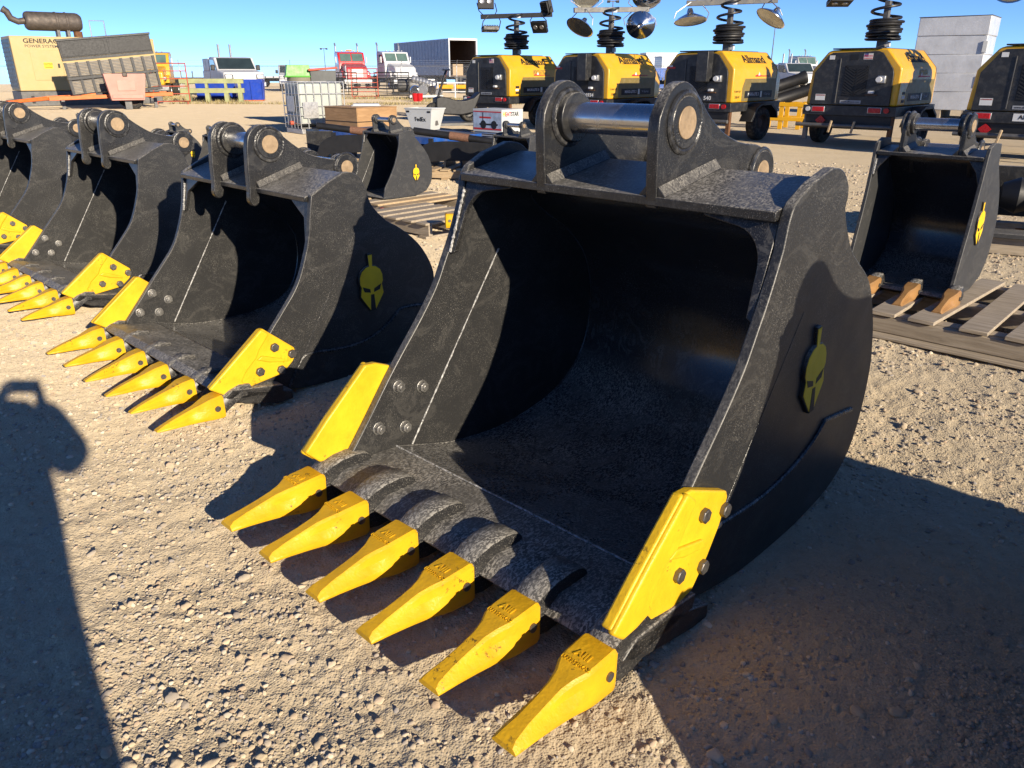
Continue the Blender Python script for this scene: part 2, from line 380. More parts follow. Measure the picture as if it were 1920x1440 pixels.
# ------------------------------------------------------------------ excavator buckets
AZB = R(46.0)                                      # heading of the bucket row
UB = Vector((math.sin(AZB), -math.cos(AZB), 0)); DB = Vector((math.cos(AZB), math.sin(AZB), 0)); RZB = -R(44.0)
def row(U, D): return UB*U + DB*D

def smooth_poly(pts, n=4, closed=False):           # Catmull-Rom through 2-D points
    out = []; m = len(pts)
    for i in range(m if closed else m-1):
        g = (lambda k: pts[k % m]) if closed else (lambda k: pts[max(0, min(m-1, k))])
        p0, p1, p2, p3 = [np.array(g(i+j), float) for j in (-1,0,1,2)]
        for k in range(n):
            t = k/n; out.append(tuple(.5*((2*p1)+(-p0+p2)*t+(2*p0-5*p1+4*p2-p3)*t*t+(-p0+3*p1-3*p2+p3)*t**3)))
    if not closed: out.append(tuple(map(float, pts[-1])))
    return out
def offset(poly, d):
    out = []; n = len(poly)
    for i in range(n):
        a, b = np.array(poly[max(0,i-1)]), np.array(poly[min(n-1,i+1)]); t = b-a; t = t/np.hypot(*t); out.append((poly[i][0]-t[1]*d, poly[i][1]+t[0]*d))
    return out
def circle(cy, cz, r, n=28): return [(cy+r*math.cos(2*math.pi*i/n), cz+r*math.sin(2*math.pi*i/n)) for i in range(n)]

HELM = [(-.085,1.0),(.085,1.0),(.06,.60),(.22,.57),(.40,.44),(.49,.25),(.50,.02),(.44,-.10),(.50,-.42),(.42,-.54),(.10,-.98),(.05,-.98),(.06,-.52),(-.06,-.52),(-.05,-.98),(-.10,-.98),(-.42,-.54),(-.50,-.42),(-.44,-.10),(-.50,.02),(-.49,.25),(-.40,.44),(-.22,.57),(-.06,.60)]
EYES = [[(-.40,-.08),(-.09,-.20),(-.07,-.33),(-.33,-.27)], [(.40,-.08),(.09,-.20),(.07,-.33),(.33,-.27)], [(-.07,-.40),(.07,-.40),(.11,-.98),(-.11,-.98)]]
def emblem(parent, x, cy, cz, h, tilt=0.0, sgn=1, thick=.012, name='helmet_emblem'):
    def tr(p):
        a, b = p[0]*h*.52, p[1]*h*.53; return (cy+a*math.cos(tilt)-b*math.sin(tilt), cz+a*math.sin(tilt)+b*math.cos(tilt))
    e = MB().prism([tr((p[0]*1.05, p[1]*1.02)) for p in HELM], x, x+sgn*thick).build(name, BLK, parent, bevel=.002)
    MB().prism([tr((p[0]*.97, p[1]*.98)) for p in HELM], x+sgn*(thick-.003), x+sgn*(thick+.0015)).build('face_plate', EMB, e)
    for q in EYES: MB().prism([tr(p) for p in q], x+sgn*thick, x+sgn*(thick+.0025)).build('visor_slot', BLACKFLAT, e)
    return e
def hexhead(m, x, y, z, r, h, sgn, rot=0.3):
    pts = [(y+r*math.cos(rot+i*math.pi/3), z+r*math.sin(rot+i*math.pi/3)) for i in range(6)]; m.prism(pts, x, x+sgn*h)

def chamfer_rect(w, z0, z1, y, ch):
    h = w/2; return [(-h+ch,y,z0),(h-ch,y,z0),(h,y,z0+ch),(h,y,z1-ch),(h-ch,y,z1),(-h+ch,y,z1),(-h,y,z1-ch),(-h,y,z0+ch)]
TOOTH_A = [  # y from the back face, top width, bottom width, bottom, top (broad cast tooth with a waist and a chisel tip)
    (0,.092,.096,-.062,.050),(-.012,.097,.102,-.064,.056),(-.080,.094,.101,-.060,.050),(-.108,.086,.099,-.055,.045),(-.135,.062,.095,-.049,.036),(-.168,.047,.090,-.044,.028),(-.215,.044,.083,-.040,.016),(-.272,.046,.078,-.036,.003),(-.318,.052,.073,-.034,-.008),(-.332,.056,.069,-.033,-.018)]
TOOTH_B = [(0,.076,.080,-.050,.046),(-.010,.080,.083,-.052,.050),(-.055,.075,.081,-.048,.044),(-.085,.062,.078,-.044,.034),(-.115,.046,.072,-.041,.024),(-.155,.038,.064,-.038,.014),(-.205,.034,.056,-.036,.001),(-.250,.030,.046,-.034,-.013),(-.276,.028,.036,-.032,-.023),(-.282,.026,.030,-.031,-.026)]
_tm = {}
def tooth_meshes(secs, key, mat):
    if key in _tm: return _tm[key]
    m = MB(); L = []
    for y, wt, wb, b, t in secs:
        h = t-b; r = min(.008, h*.22, wt*.16); p, q = wt/2, wb/2; k = .55*p+.45*q-(.009 if -.25 < y < -.10 else 0)
        half = [(q-r*.6,b),(q,b+r),(q*.995,b+h*.34),(k,b+h*.58),(p,t-r),(p-r,t)]
        L.append([(x,y,z) for x,z in half]+[(-x,y,z) for x,z in half[::-1]])
    m.loft(L); me = m.mesh('tooth', mat, ang=38)
    pn = MB().cyl((-(secs[1][2]/2+.004),-.032,-.002),(secs[1][2]/2+.004,-.032,-.002), .0125, n=16)
    _tm[key] = (me, pn.mesh('retaining_pin', BOLT)); return _tm[key]

def make_bucket(P, label, group, name='excavator_bucket', cat='excavator bucket'):
    t = thing(name, label, cat, group=group)
    hw, th = P['hw'], P['th']; X = hw - th
    mt = P.get('mat', BLK); wallm = P.get('wallmat', BLK_WALL); inm = P.get('inmat', BLK_IN)
    wall = P['front'] + P['bottom'] + P['back'] + P['top']
    for s in (-1, 1):
        w = MB().prism(wall, s*X, s*hw).build('side_wall', wallm, t, bevel=.004)
        if 'line' in P:
            (y0,z0),(y1,z1) = P['line']; n = 60; rs = random.Random(3+s)
            MB().tube([(s*(X-.0005), y0+(y1-y0)*i/n, z0+(z1-z0)*i/n) for i in range(n+1)], [.0014+.0028*rs.random() for i in range(n+1)], 6).build('weld_line', CHALK, w)
            MB().tube([(s*(hw+.0), y0+(y1-y0)*i/n, z0+(z1-z0)*i/n) for i in range(n+1)], .0009, 6).build('weld_line', WELD, w)
    inner = P['shell']; outer = offset(inner, P['sth'])
    sh = MB(); n = len(inner)
    vs = [(-X+.0005,*p) for p in inner]+[(X-.0005,*p) for p in inner]; sh.add(vs, [(i,i+1,n+i+1,n+i) for i in range(n-1)])
    sh.build('inner_shell', inm, t, ang=60)
    so = MB(); o2 = outer; vs = [(-X+.0005,*p) for p in o2]+[(X-.0005,*p) for p in o2]; so.add(vs, [(i,i+1,n+i+1,n+i) for i in range(n-1)])
    so.build('back_shell', mt, t, ang=60)
    # seam welds where the shell meets the walls
    for s in (-1,1): MB().tube([(s*(X-.002), p[0], p[1]) for p in inner], .005, 6).build('seam_weld', inm, t)
    # top plate
    tp = MB().prism(P['topplate'], -X+.001, X-.001).build('top_plate', mt, t, bevel=.003)
    # ears
    e0, e1 = P['ear_x']; pr = P['pin_r']; (py, pz), (qy, qz) = P['pins']
    for s in (-1, 1):
        ear = MB().prism(P['ear'], s*e0, s*e1).build('ear', mt, t, bevel=.005, seg=3)
        b = MB().cyl((s*e1,py,pz),(s*(e1+.010),py,pz), pr*1.62, pr*1.55, n=32)
        b.cyl((s*(e0-.030),py,pz),(s*e0,py,pz), pr*1.62, n=32); b.build('boss', mt, ear, bevel=.003)
        MB().tube([(s*(e1+.002), py+pr*1.72*math.cos(a), pz+pr*1.72*math.sin(a)) for a in np.linspace(0,6.283,40,endpoint=False)], .009, 8, True).build('boss_weld', WELD, ear)
        MB().tube([(s*(e0-.002), py+pr*1.75*math.cos(a), pz+pr*1.75*math.sin(a)) for a in np.linspace(0,6.283,40,endpoint=False)], .010, 8, True).build('boss_weld', WELD, ear)
        b = MB().cyl((s*e1,qy,qz),(s*(e1+.010),qy,qz), pr*1.5, n=28); b.cyl((s*(e0-.03),qy,qz),(s*e0,qy,qz), pr*1.5, n=28); b.build('boss', mt, ear, bevel=.003)
        MB().tube([(s*(e1+.002), qy+pr*1.6*math.cos(a), qz+pr*1.6*math.sin(a)) for a in np.linspace(0,6.283,32,endpoint=False)], .008, 8, True).build('boss_weld', WELD, ear)
        # fillet weld along the top plate
        (ya,za),(yb,zb) = P['fillet']
        for q in ((e1+.0, 1), (e0-.0, -1)):
            xx, dr = s*q[0], s*q[1]
            MB().prism([(0,0),(dr*.026,0),(dr*.004,.026),(0,.028)], 0, 1, 'y').build('fillet_weld', mt, ear, bevel=.003)
            o = C.objects[-1] if False else ear.children[-1]
            o.location = (xx, ya, za); o.scale = (1, yb-ya, 1); o.rotation_euler = (0,0,0)
            sh_ = (zb-za)
            for v in o.data.vertices: v.co.z += sh_*v.co.y
    p1 = MB().cyl((-e1-.003,py,pz),(e1+.003,py,pz), pr, n=40).build('bucket_pin', STEEL, t)
    p2 = MB().cyl((-e1-.003,qy,qz),(e1+.003,qy,qz), pr*.86, n=36).build('bucket_pin', STEEL, t)
    for o, (cy, cz), r in ((p1,(py,pz),pr),(p2,(qy,qz),pr*.86)):
        for s in (-1,1): MB().cyl((s*(e1+.002),cy,cz),(s*(e1+.013),cy,cz), r*.97, n=36).build('pin_end', PINEND, o, bevel=.002)
    # corner gussets under the top plate
    for s in (-1,1):
        g = [(s*a, b) for a, b in P['gusset']]
        gm = MB().prism(g, P['gus_y'][0], P['gus_y'][1], 'y'); zt0 = max(b for a, b in g)
        gm.v = [(v[0], v[1]+(v[2]-zt0)*P.get('gus_sl',.2), v[2]) for v in gm.v]; gm.build('gusset', mt, t, bevel=.003)
        zt, zb = P['gus_weld']; n = 30; rs = random.Random(s+9)
        if s < 0: MB().tube([(s*(X-.004), P['gus_y'][0]-.004+(zt+(zb-zt)*i/n-max(b for a,b in g))*P.get('gus_sl',.2), zt+(zb-zt)*i/n) for i in range(n+1)], [.003+.0045*rs.random() for i in range(n+1)], 7).build('gusset_weld', CHALK, t)
    # lip plate and end cheeks
    MB().prism(P['lip'], -P['lipw'], P['lipw']).build('lip_plate', BLK_LIP if mt is BLK else mt, t, bevel=.004)
    if 'floor_line' in P:
        fy, fz = P['floor_line']; n = 70; rs = random.Random(2)
        MB().tube([(-X+2*X*i/n, fy, fz) for i in range(n+1)], [.0022+.0014*rs.random() for i in range(n+1)], 6).build('floor_weld', CHALK if P.get('chalk') else WELD, t)
    for s in (-1,1):
        if 'cheek' in P: MB().prism(P['cheek'], s*(X-.01), s*P['lipw']).build('end_cheek', BLK_LIP, t, bevel=.005)
    # shanks and teeth
    me, pn = tooth_meshes(P['tooth'], P['tkey'], P.get('tmat', YEL))
    if 'shank' in P:
        sm = MB(); L = []
        for y, zt, zb, wt, wb in P['shank']: L.append([(-wb/2,y,zb),(wb/2,y,zb),(wb/2,y,zb+(zt-zb)*.35),(wt/2,y,zt-.004),(wt/2-.006,y,zt),(-wt/2+.006,y,zt),(-wt/2,y,zt-.004),(-wb/2,y,zb+(zt-zb)*.35)])
        smesh = sm.loft(L).mesh('tooth_shank', BLK_LIP, ang=50)
    ty, tz, tp_ = P['tooth_at']
    for k, x in enumerate(P['tooth_x']):
        if 'shank' in P: link('tooth_shank', smesh, t, (x,0,0))
        rj = random.Random(k*7+1)
        tt = link('tooth', me, t, (x, ty, tz), (tp_+rj.uniform(-.012,.012), rj.uniform(-.015,.015), rj.uniform(-.02,.02)))
        link('retaining_pin', pn, tt)
        if P.get('marks'):
            a = math.atan2(.008, .11)
            m1 = text(tt, P['marks'][0], .030, (0,-.072,.0512), (a,0,0), P.get('tmat', YEL), .0016, .02, name='raised_mark')
            m2 = text(tt, P['marks'][1], .0155, (0,-.100,.0478), (a,0,0), P.get('tmat', YEL), .0014, .015, name='raised_number')
    # side cutters
    if 'cutter' in P:
        for s in (-1,1):
            x0, x1 = s*(hw+.001), s*(hw+P.get('cut_t',.030))
            c = MB().prism(P['cutter'], x0, x1).build('side_cutter', YEL_CUT, t, bevel=.006, seg=3)
            # thick leading rail that wraps the wall edge, and the cast ribs on the outer face
            e = P['cut_rail']; MB().prism(e, x1-s*.010, x1+s*.011).build('cutting_edge', YEL_CUT, c, bevel=.008, seg=3)
            for q in P['cut_pads']: MB().prism(q, x1-s*.006, x1+s*.0095).build('cast_rib', YEL_CUT, c, bevel=.005, seg=3)
            for i, (by, bz) in enumerate(P['bolts']):
                bm_ = MB(); hexhead(bm_, x1-s*.002, by, bz, .021, .017, s, .2+i); bm_.build('bolt', BOLT, c, bevel=.003)
                nm = MB(); nm.cyl((s*X,by,bz),(s*(X-.004),by,bz), .024, n=20); hexhead(nm, s*(X-.004), by, bz, .020, .016, -s, .5+i); nm.cyl((s*(X-.02),by,bz),(s*(X-.027),by,bz), .011, n=12); nm.build('nut', NUT, c, bevel=.002)
            for (my, mz, sz, sx) in P.get('cut_marks', []):
                text(c, 'AIII', sz, (x1+s*.0005, my, mz), (R(90),0,R(90*s)), YEL_CUT, .002, .02, name='raised_mark')
    if 'strip' in P:
        for s in (-1,1): MB().tube([(s*(hw+.002), *p) for p in smooth_poly(P['strip'], 3)], .0085, 8).build('edge_weld', WELD, t)
    if 'emblem' in P:
        cy, cz, h, tl = P['emblem']
        for s in (-1,1): emblem(t, s*(hw-.001), cy, cz, h, tl if True else 0, s)
    return t

SHELL1 = smooth_poly([(.33,1.092),(.318,1.06),(.335,1.0),(.372,.93),(.452,.868),(.54,.815),(.63,.745),(.705,.655),(.745,.54),(.752,.43),(.735,.31),(.672,.19),(.55,.098),(.394,.050),(.168,.024),(-.067,.046),(-.20,.080),(-.34,.1225)], 4)
P1 = dict(hw=.612, th=.030, sth=.022, shell=SHELL1,
    front=[(.030,1.060),(.018,1.03)]+smooth_poly([(.007,.963),(-.039,.848),(-.084,.759),(-.128,.676),(-.201,.578),(-.292,.472),(-.360,.390),(-.455,.265),(-.555,.140)], 3),
    bottom=[(-.565,.120),(-.34,.080)]+smooth_poly([(-.22,.040),(-.026,.006),(.179,-.004),(.402,.002),(.619,.040),(.750,.128),(.806,.266),(.818,.425),(.79,.535),(.760,.612),(.694,.722),(.63,.786),(.543,.842),(.465,.894),(.396,.975),(.366,1.028)], 3),
    back=[(.372,1.06),(.366,1.086)], top=smooth_poly([(.345,1.110),(.318,1.130),(.285,1.142),(.240,1.146)], 3)+[(.128,1.118),(.045,1.078)],
    topplate=[(.001,1.030),(.001,1.056),(.30,1.112),(.335,1.105),(.325,1.078)],
    ear_x=(.189,.226), pin_r=.0455, pins=((.114,1.249),(.598,1.075)), fillet=((.004,1.0565),(.30,1.112)),
    ear=[(.003,1.022),(-.004,1.10),(-.011,1.227)]+smooth_poly([(-.007,1.265),(.016,1.307),(.053,1.343),(.103,1.357),(.150,1.343),(.190,1.314),(.261,1.257),(.348,1.209),(.453,1.177),(.559,1.164),(.615,1.143),(.660,1.105),(.684,1.065),(.672,1.02),(.64,.97)], 3)+[(.60,.80),(.44,.885),(.36,.97),(.33,1.05),(.31,1.085),(.15,1.05)],
    gusset=[(.581,1.034),(.36,1.034),(.365,1.020)]+[(.46-.0+.095*math.sin(a), .90+.105*math.cos(a)) for a in np.linspace(.15,1.55,9)]+[(.562,.79),(.581,.78)], gus_y=(.030,.052), gus_weld=(1.0,.79), gus_sl=.36,
    lip=[(-.325,.1195),(-.335,.078),(-.60,.072),(-.645,.098),(-.585,.1315),(-.40,.1285)], lipw=.650, floor_line=(-.342,.1245), chalk=True,
    cheek=[(-.64,.100),(-.60,.128),(-.45,.118),(-.25,.045),(-.25,.000),(-.33,.006),(-.58,.060)],
    line=((.185,.765),(-.272,.108)),
    tooth=TOOTH_A, tkey='A', tooth_x=[-.6+.24*k for k in range(6)], tooth_at=(-.664,.092,R(-2.0)), marks=('AIII','1U3352RC-2'),
    shank=[(-.70,.125,.055,.060,.064),(-.664,.145,.042,.076,.080),(-.63,.161,.036,.082,.086),(-.59,.171,.040,.084,.088),(-.54,.173,.050,.084,.088),(-.505,.168,.060,.082,.088),(-.485,.160,.08,.080,.088),(-.470,.146,.09,.078,.086),(-.460,.128,.10,.074,.084)],
    cutter=[(-.430,.452),(-.385,.448),(-.205,.372),(-.196,.352),(-.225,.276),(-.270,.205),(-.335,.130),(-.40,.120),(-.640,.160),(-.690,.212),(-.60,.300)],
    cut_rail=[(-.418,.456),(-.372,.418),(-.390,.396),(-.441,.312),(-.478,.300),(-.536,.240),(-.547,.208),(-.532,.184),(-.60,.168),(-.650,.165),(-.693,.205),(-.56,.330)],
    cut_pads=[[(-.445,.312),(-.318,.281),(-.297,.250),(-.405,.270),(-.475,.296)]],
    bolts=[(-.321,.352),(-.215,.322),(-.418,.222),(-.302,.190)],
    strip=[(.690,.310),(.48,.339),(.455,.333),(.386,.29),(.27,.252),(.149,.233),(.02,.228),(-.205,.245)], emblem=(.303,.560,.262,.10))

def shift(pts, d): return [(p[0]+d, p[1]) for p in pts]
SHELL2 = smooth_poly([(.27,.925),(.262,.90),(.275,.845),(.30,.785),(.375,.715),(.46,.655),(.555,.575),(.625,.475),(.645,.39),(.632,.27),(.575,.145),(.46,.065),(.30,.030),(.06,.026),(-.12,.045),(-.27,.088)], 4)
P2 = dict(hw=.640, th=.026, sth=.020, shell=SHELL2,
    front=[(.006,.880)]+smooth_poly([(-.009,.802),(-.024,.713),(-.055,.615),(-.109,.499),(-.190,.401),(-.254,.330),(-.35,.220),(-.425,.135)], 3),
    bottom=[(-.44,.105),(-.30,.055)]+smooth_poly([(-.16,.020),(.05,.002),(.30,.004),(.48,.035),(.60,.115),(.670,.260),(.688,.39),(.664,.480),(.593,.585),(.485,.675),(.404,.722),(.335,.79),(.312,.830)], 3),
    back=[(.302,.870)], top=smooth_poly([(.287,.905),(.262,.940),(.228,.960),(.185,.965)], 3)+[(.09,.924)],
    topplate=[(-.012,.850),(-.012,.872),(.235,.948),(.272,.945),(.258,.915)],
    ear_x=(.160,.196), pin_r=.043, pins=((.081,1.065),(.500,.926)), fillet=((-.008,.8735),(.235,.948)),
    ear=smooth_poly([(-.045,.86),(-.050,.815),(-.030,.790),(-.005,.80),(.005,.835)], 3)+[(.10,.88),(.235,.92),(.27,.88),(.33,.77),(.46,.68),(.50,.83)]+smooth_poly([(.545,.86),(.566,.905),(.555,.945),(.52,.968),(.433,.972),(.35,.988),(.279,1.012),(.20,1.065),(.13,1.120),(.063,1.153),(.012,1.142),(-.022,1.105),(-.034,1.05)], 3)+[(-.042,.95)],
    gusset=[(.613,.850),(.46,.850),(.47,.838),(.575,.78),(.598,.68),(.613,.67)], gus_y=(.012,.030), gus_weld=(.82,.68), gus_sl=.2,
    lip=[(-.262,.0868),(-.266,.050),(-.47,.080),(-.54,.105),(-.50,.130)], lipw=.700, floor_line=(-.275,.0905), chalk=False,
    cheek=[(-.53,.10),(-.49,.122),(-.36,.085),(-.22,.050),(-.22,.008),(-.30,.006),(-.45,.05)],
    line=((.225,.70),(-.175,.075)),
    tooth=TOOTH_B, tkey='B', tooth_x=[-.6625+.265*k for k in range(6)], tooth_at=(-.545,.072,R(1.0)),
    shank=[(-.58,.090,.045,.042,.046),(-.545,.106,.035,.060,.066),(-.51,.126,.06,.064,.078),(-.46,.140,.09,.062,.080),(-.41,.128,.09,.05,.07)],
    cutter=[(-.330,.350),(-.312,.352),(-.172,.232),(-.166,.200),(-.185,.170),(-.241,.126),(-.505,.096),(-.585,.152)],
    cut_rail=[(-.326,.354),(-.290,.325),(-.345,.262),(-.36,.232),(-.41,.190),(-.44,.150),(-.43,.128),(-.51,.094),(-.590,.152)],
    cut_pads=[[(-.335,.236),(-.235,.196),(-.225,.18),(-.30,.196),(-.36,.222)]],
    bolts=[(-.271,.258),(-.190,.208),(-.352,.166),(-.251,.148)], cut_marks=[(-.215,.185,.028,1)],
    strip=[(-.206,.032),(-.128,.155),(-.075,.173),(.04,.160),(.153,.153),(.27,.170),(.365,.21),(.44,.262),(.472,.276),(.600,.268)], emblem=(.285,.440,.262,.0))

GRP = 'black excavator buckets set out in a row'
def place(o, U, D, rz=0): o.location = row(U, D); o.rotation_euler = (0,0,RZB+rz); FOOT.extend([(o.location.x+DB.x*k, o.location.y+DB.y*k, .72) for k in (-.3,.3)]); return o
B1 = place(make_bucket(P1, 'largest black bucket with six broad yellow teeth and a thick polished pin', GRP), -1.454, 1.85)
B2 = place(make_bucket(P2, 'black bucket with narrow yellow teeth standing directly beside the largest bucket', GRP), -3.645, 1.844)
B3 = place(copy_tree(B2), -5.72, 1.932); B3['label'] = 'black bucket in the row, two places along from the largest bucket'
B4 = place(copy_tree(B2), -7.84, 1.945); B4['label'] = 'black bucket ending the row, three places along from the largest bucket'
B0 = place(copy_tree(B1), .70, 1.70); B0['label'] = 'black bucket beside the photographer, casting its shadow on the largest bucket'
big_stones(190)

# ------------------------------------------------------------------ more materials
YP = pm('hood_yellow', (.72,.38,.014), .38, 0, .06, 3, 0, 60, .12, (.5,.42,.28), 9, coat=.2)
OLIVE = pm('dark_olive_band', (.20,.15,.045), .45, 0, .1, 4, 0, 60, .2)
CHAR = pm('charcoal_panel', (.022,.023,.026), .42, 0, .25, 5, .05, 80, .3, (.16,.15,.13), 11)
BLKPL = pm('black_plastic', (.015,.015,.016), .5, 0, .2, 8)
RUBBER = pm('tyre_rubber', (.022,.021,.020), .85, 0, .3, 12, .2, 60, .6, (.20,.17,.12), 18)
RUST = pm('rusty_steel', (.16,.075,.035), .8, .2, .35, 8, .25, 40)
RIM = pm('dirty_rim', (.10,.075,.06), .7, .3, .35, 10, .1, 50)
SILV = pm('galvanised_metal', (.46,.46,.46), .42, .75, .12, 9)
CHROME = pm('polished_reflector', (.78,.78,.78), .14, 1.0, .08, 5)
REDL = pm('red_lens', (.50,.012,.015), .25, 0, .1, 9)
WHT = pm('white_paint', (.70,.70,.70), .4, 0, .06, 3, 0, 50, .15, (.5,.45,.38), 6)
WHTPL = pm('white_plastic', (.58,.59,.58), .45, 0, .05, 4)
GLASS = pm('dark_window_glass', (.03,.045,.05), .08, 0, .2, 2, coat=.5)
GREENGLASS = pm('green_tinted_window', (.10,.16,.14), .1, 0, .2, 2, coat=.5)
BEIGE = pm('cream_enclosure', (.52,.385,.165), .5, 0, .05, 2, 0, 50, .25, (.55,.44,.28), 3)
GREYP = pm('grey_steel', (.13,.13,.13), .55, .3, .2, 5, 0, 50, .4, (.32,.27,.2), 8)
MUFF = pm('weathered_muffler', (.13,.11,.095), .62, .55, .25, 4, .1, 30, .4, (.22,.17,.13), 8)
ORNG = pm('orange_paint', (.80,.175,.03), .5, 0, .12, 4, 0, 50, .25, (.5,.3,.18), 7)
REDP = pm('faded_red_rail', (.52,.105,.06), .6, 0, .2, 5)
PINK = pm('sun_faded_red_plastic', (.62,.30,.235), .6, 0, .14, 1.6, 0, 50, .3, (.66,.24,.2), 2.2)
BLUEP = pm('blue_paint', (.012,.055,.42), .4, 0, .15, 4, 0, 50, .15, (.2,.2,.24), 6)
BLUEL = pm('worn_blue_steel', (.015,.10,.42), .45, .1, .25, 5, .1, 40, .4, (.22,.2,.19), 7)
RED = pm('red_truck_paint', (.55,.015,.02), .3, 0, .1, 3, coat=.4)
GREENB = pm('pale_green_steel', (.36,.38,.18), .6, 0, .2, 3, 0, 50, .4, (.3,.22,.13), 5)
LIME = pm('green_plastic', (.13,.42,.07), .45, 0, .15, 4)
PLASTIC_IBC = pm('translucent_tank_plastic', (.44,.47,.43), .45, 0, .07, 2.5)
TRL = pm('blue_grey_trailer_skin', (.33,.38,.47), .5, .1, .10, 1.5)
WRAP = pm('stretch_wrap', (.56,.57,.59), .28, 0, .12, 2.2, .5, 7, spec=.7)
LENS = pm('lamp_glass', (.62,.60,.50), .18, .85, .1, 5)
BROWNST = pm('brown_strap', (.20,.10,.06), .7, 0, .3, 60, .5, 90)
INK = pm('black_print', (.012,.012,.012), .6, 0, .05)
WINK = pm('white_print', (.75,.75,.73), .6, 0, .05)
REDINK = pm('red_print', (.55,.03,.03), .6, 0, .05)
YINK = pm('yellow_print', (.80,.55,.02), .6, 0, .05)
GINK = pm('grey_print', (.35,.36,.38), .6, 0, .1)
BLUEINK = pm('pale_blue_print', (.42,.50,.62), .6, 0, .3, 9)
ORINK = pm('peach_print', (.72,.30,.16), .6, 0, .2)
def wood(name, c0, c1, dark=.5, scale=(3,40,40), knots=True):
    t = NT(name); co = t.coords(); mp = t.node('ShaderNodeMapping'); mp.inputs['Scale'].default_value = scale; t.l(co, mp.inputs['Vector'])
    n = t.noise(mp.outputs[0], 1.0, 6, .65, 1.2); c = t.ramp(n, [(.25,tuple(k*dark for k in c0)),(.45,c0),(.7,c1)])
    st = t.ramp(t.noise(co, 3, 4), [(.45,(0,0,0)),(.75,(.5,)*3)]); t.base(t.mix(st, c, tuple(k*.75 for k in c0)))
    t.p.inputs['Roughness'].default_value = .8; t.setn(t.bump(n, .25, .006)); return t.m
WOODG = wood('weathered_pallet_board', (.36,.295,.215), (.50,.425,.325))
WOODY = wood('fresh_pallet_board', (.46,.33,.19), (.58,.45,.28))
PLY = wood('plywood', (.40,.235,.11), (.52,.32,.16), .75, (2,2,16))
WOODD = wood('dark_trailer_floor_wood', (.13,.085,.055), (.22,.15,.10))

def frame_basis(o, xd, yd):
    x = Vector(xd).normalized(); y = Vector(yd).normalized(); z = x.cross(y)
    return Matrix((x, y, z)).transposed().to_euler()
def text_on(parent, s, size, loc, xd, yd, mat, ext=.002, bold=0.0, xs=1.0, name='lettering'):
    return text(parent, s, size, loc, frame_basis(None, xd, yd), mat, ext, bold, xs, name)
SIDE, BACK, UPV = (0,1,0), (1,0,0), (0,0,1)         # text directions on a right-hand side face and on a face looking to -y

def pos(px, Y, py=150): p = at_depth(px, py, Y); return Vector((p.x, Y, 0))
def zat(py, Y, px=960): return at_depth(px, py, Y).z

def wheel(parent, c, r, w, axis=(1,0,0), rimmat=None, name='wheel', hole=True):
    c = Vector(c); a = Vector(axis).normalized(); rim = rimmat or RIM
    t = MB().lathe([(r*.60,-w/2),(r*.86,-w*.5),(r*.97,-w*.38),(r,-w*.2),(r,w*.2),(r*.97,w*.38),(r*.86,w*.5),(r*.60,w/2),(r*.58,w*.3),(r*.58,-w*.3),(r*.60,-w/2)], c, a, 28).build(name, RUBBER, parent)
    m = MB().lathe([(r*.60,w*.46),(r*.55,w*.42),(r*.50,w*.18),(r*.30,w*.12),(r*.22,w*.24),(r*.12,w*.26),(0,w*.26)], c, a, 20)
    m.lathe([(r*.60,-w*.46),(r*.55,-w*.42),(r*.50,-w*.18),(r*.30,-w*.12),(r*.22,-w*.24),(r*.12,-w*.26),(0,-w*.26)], c, a, 20); m.build('rim', rim, t, kind='stuff'); return t

# ------------------------------------------------------------------ light towers
def dish_lamp(parent, c, d, bar):
    c, d = Vector(c), Vector(d).normalized()
    o = MB().lathe([(.045,-.25),(.06,-.20),(.07,-.15),(.16,-.10),(.25,-.05),(.30,-.01),(.315,0),(.315,.012),(.295,.005),(.24,-.045),(.15,-.09),(.05,-.12),(0,-.12)], c, d, 28).build('flood_lamp', CHROME, parent)
    MB().lathe([(.29,.004),(0,.014)], c, d, 28).build('lens', GREENGLASS if False else LENS, o)
    s = d.cross(Vector((0,0,1))); s = s.normalized() if s.length > .1 else Vector((1,0,0)); b = Vector(bar)
    MB().tube([c+s*.34-d*.04, c+s*.34+(b-c)*.45, b+s*.10, b-s*.10, c-s*.34+(b-c)*.45, c-s*.34-d*.04], .011, 6).build('bracket', SILV, o)
def led_lamp(parent, c, d, bar, k=1.0):
    c, d = Vector(c), Vector(d).normalized(); s = d.cross(Vector((0,0,1))); s = s.normalized() if s.length > .1 else Vector((1,0,0)); u = s.cross(d)
    rot = Matrix((s, d, u)).transposed().to_euler(); m = MB().obox((0,0,0), (.38*k,.10*k,.30*k)); o = m.build('flood_lamp', BLKPL, parent, c, rot, bevel=.012)
    f = MB()
    for i in range(9): f.box((-.16+.04*i-.004)*k, (-.16+.04*i+.004)*k, -.085*k, -.05*k, -.13*k, .13*k)
    f.build('cooling_fins', BLKPL, o, kind='stuff')
    for i in (-1,1): MB().lathe([(.055*k,.051*k),(.050*k,.062*k),(.02*k,.056*k),(0,.058*k)], (i*.085*k,0,.02*k), (0,1,0), 16).build('lens', SILV, o)
    b = rot.to_matrix().transposed() @ (Vector(bar)-c)
    MB().tube([(.21*k,0,0), Vector((.21*k,0,0))+b*.6, b+Vector((.12*k,0,0)), b-Vector((.12*k,0,0)), Vector((-.21*k,0,0))+b*.6, (-.21*k,0,0)], .012*k, 6).build('bracket', BLKPL, o)

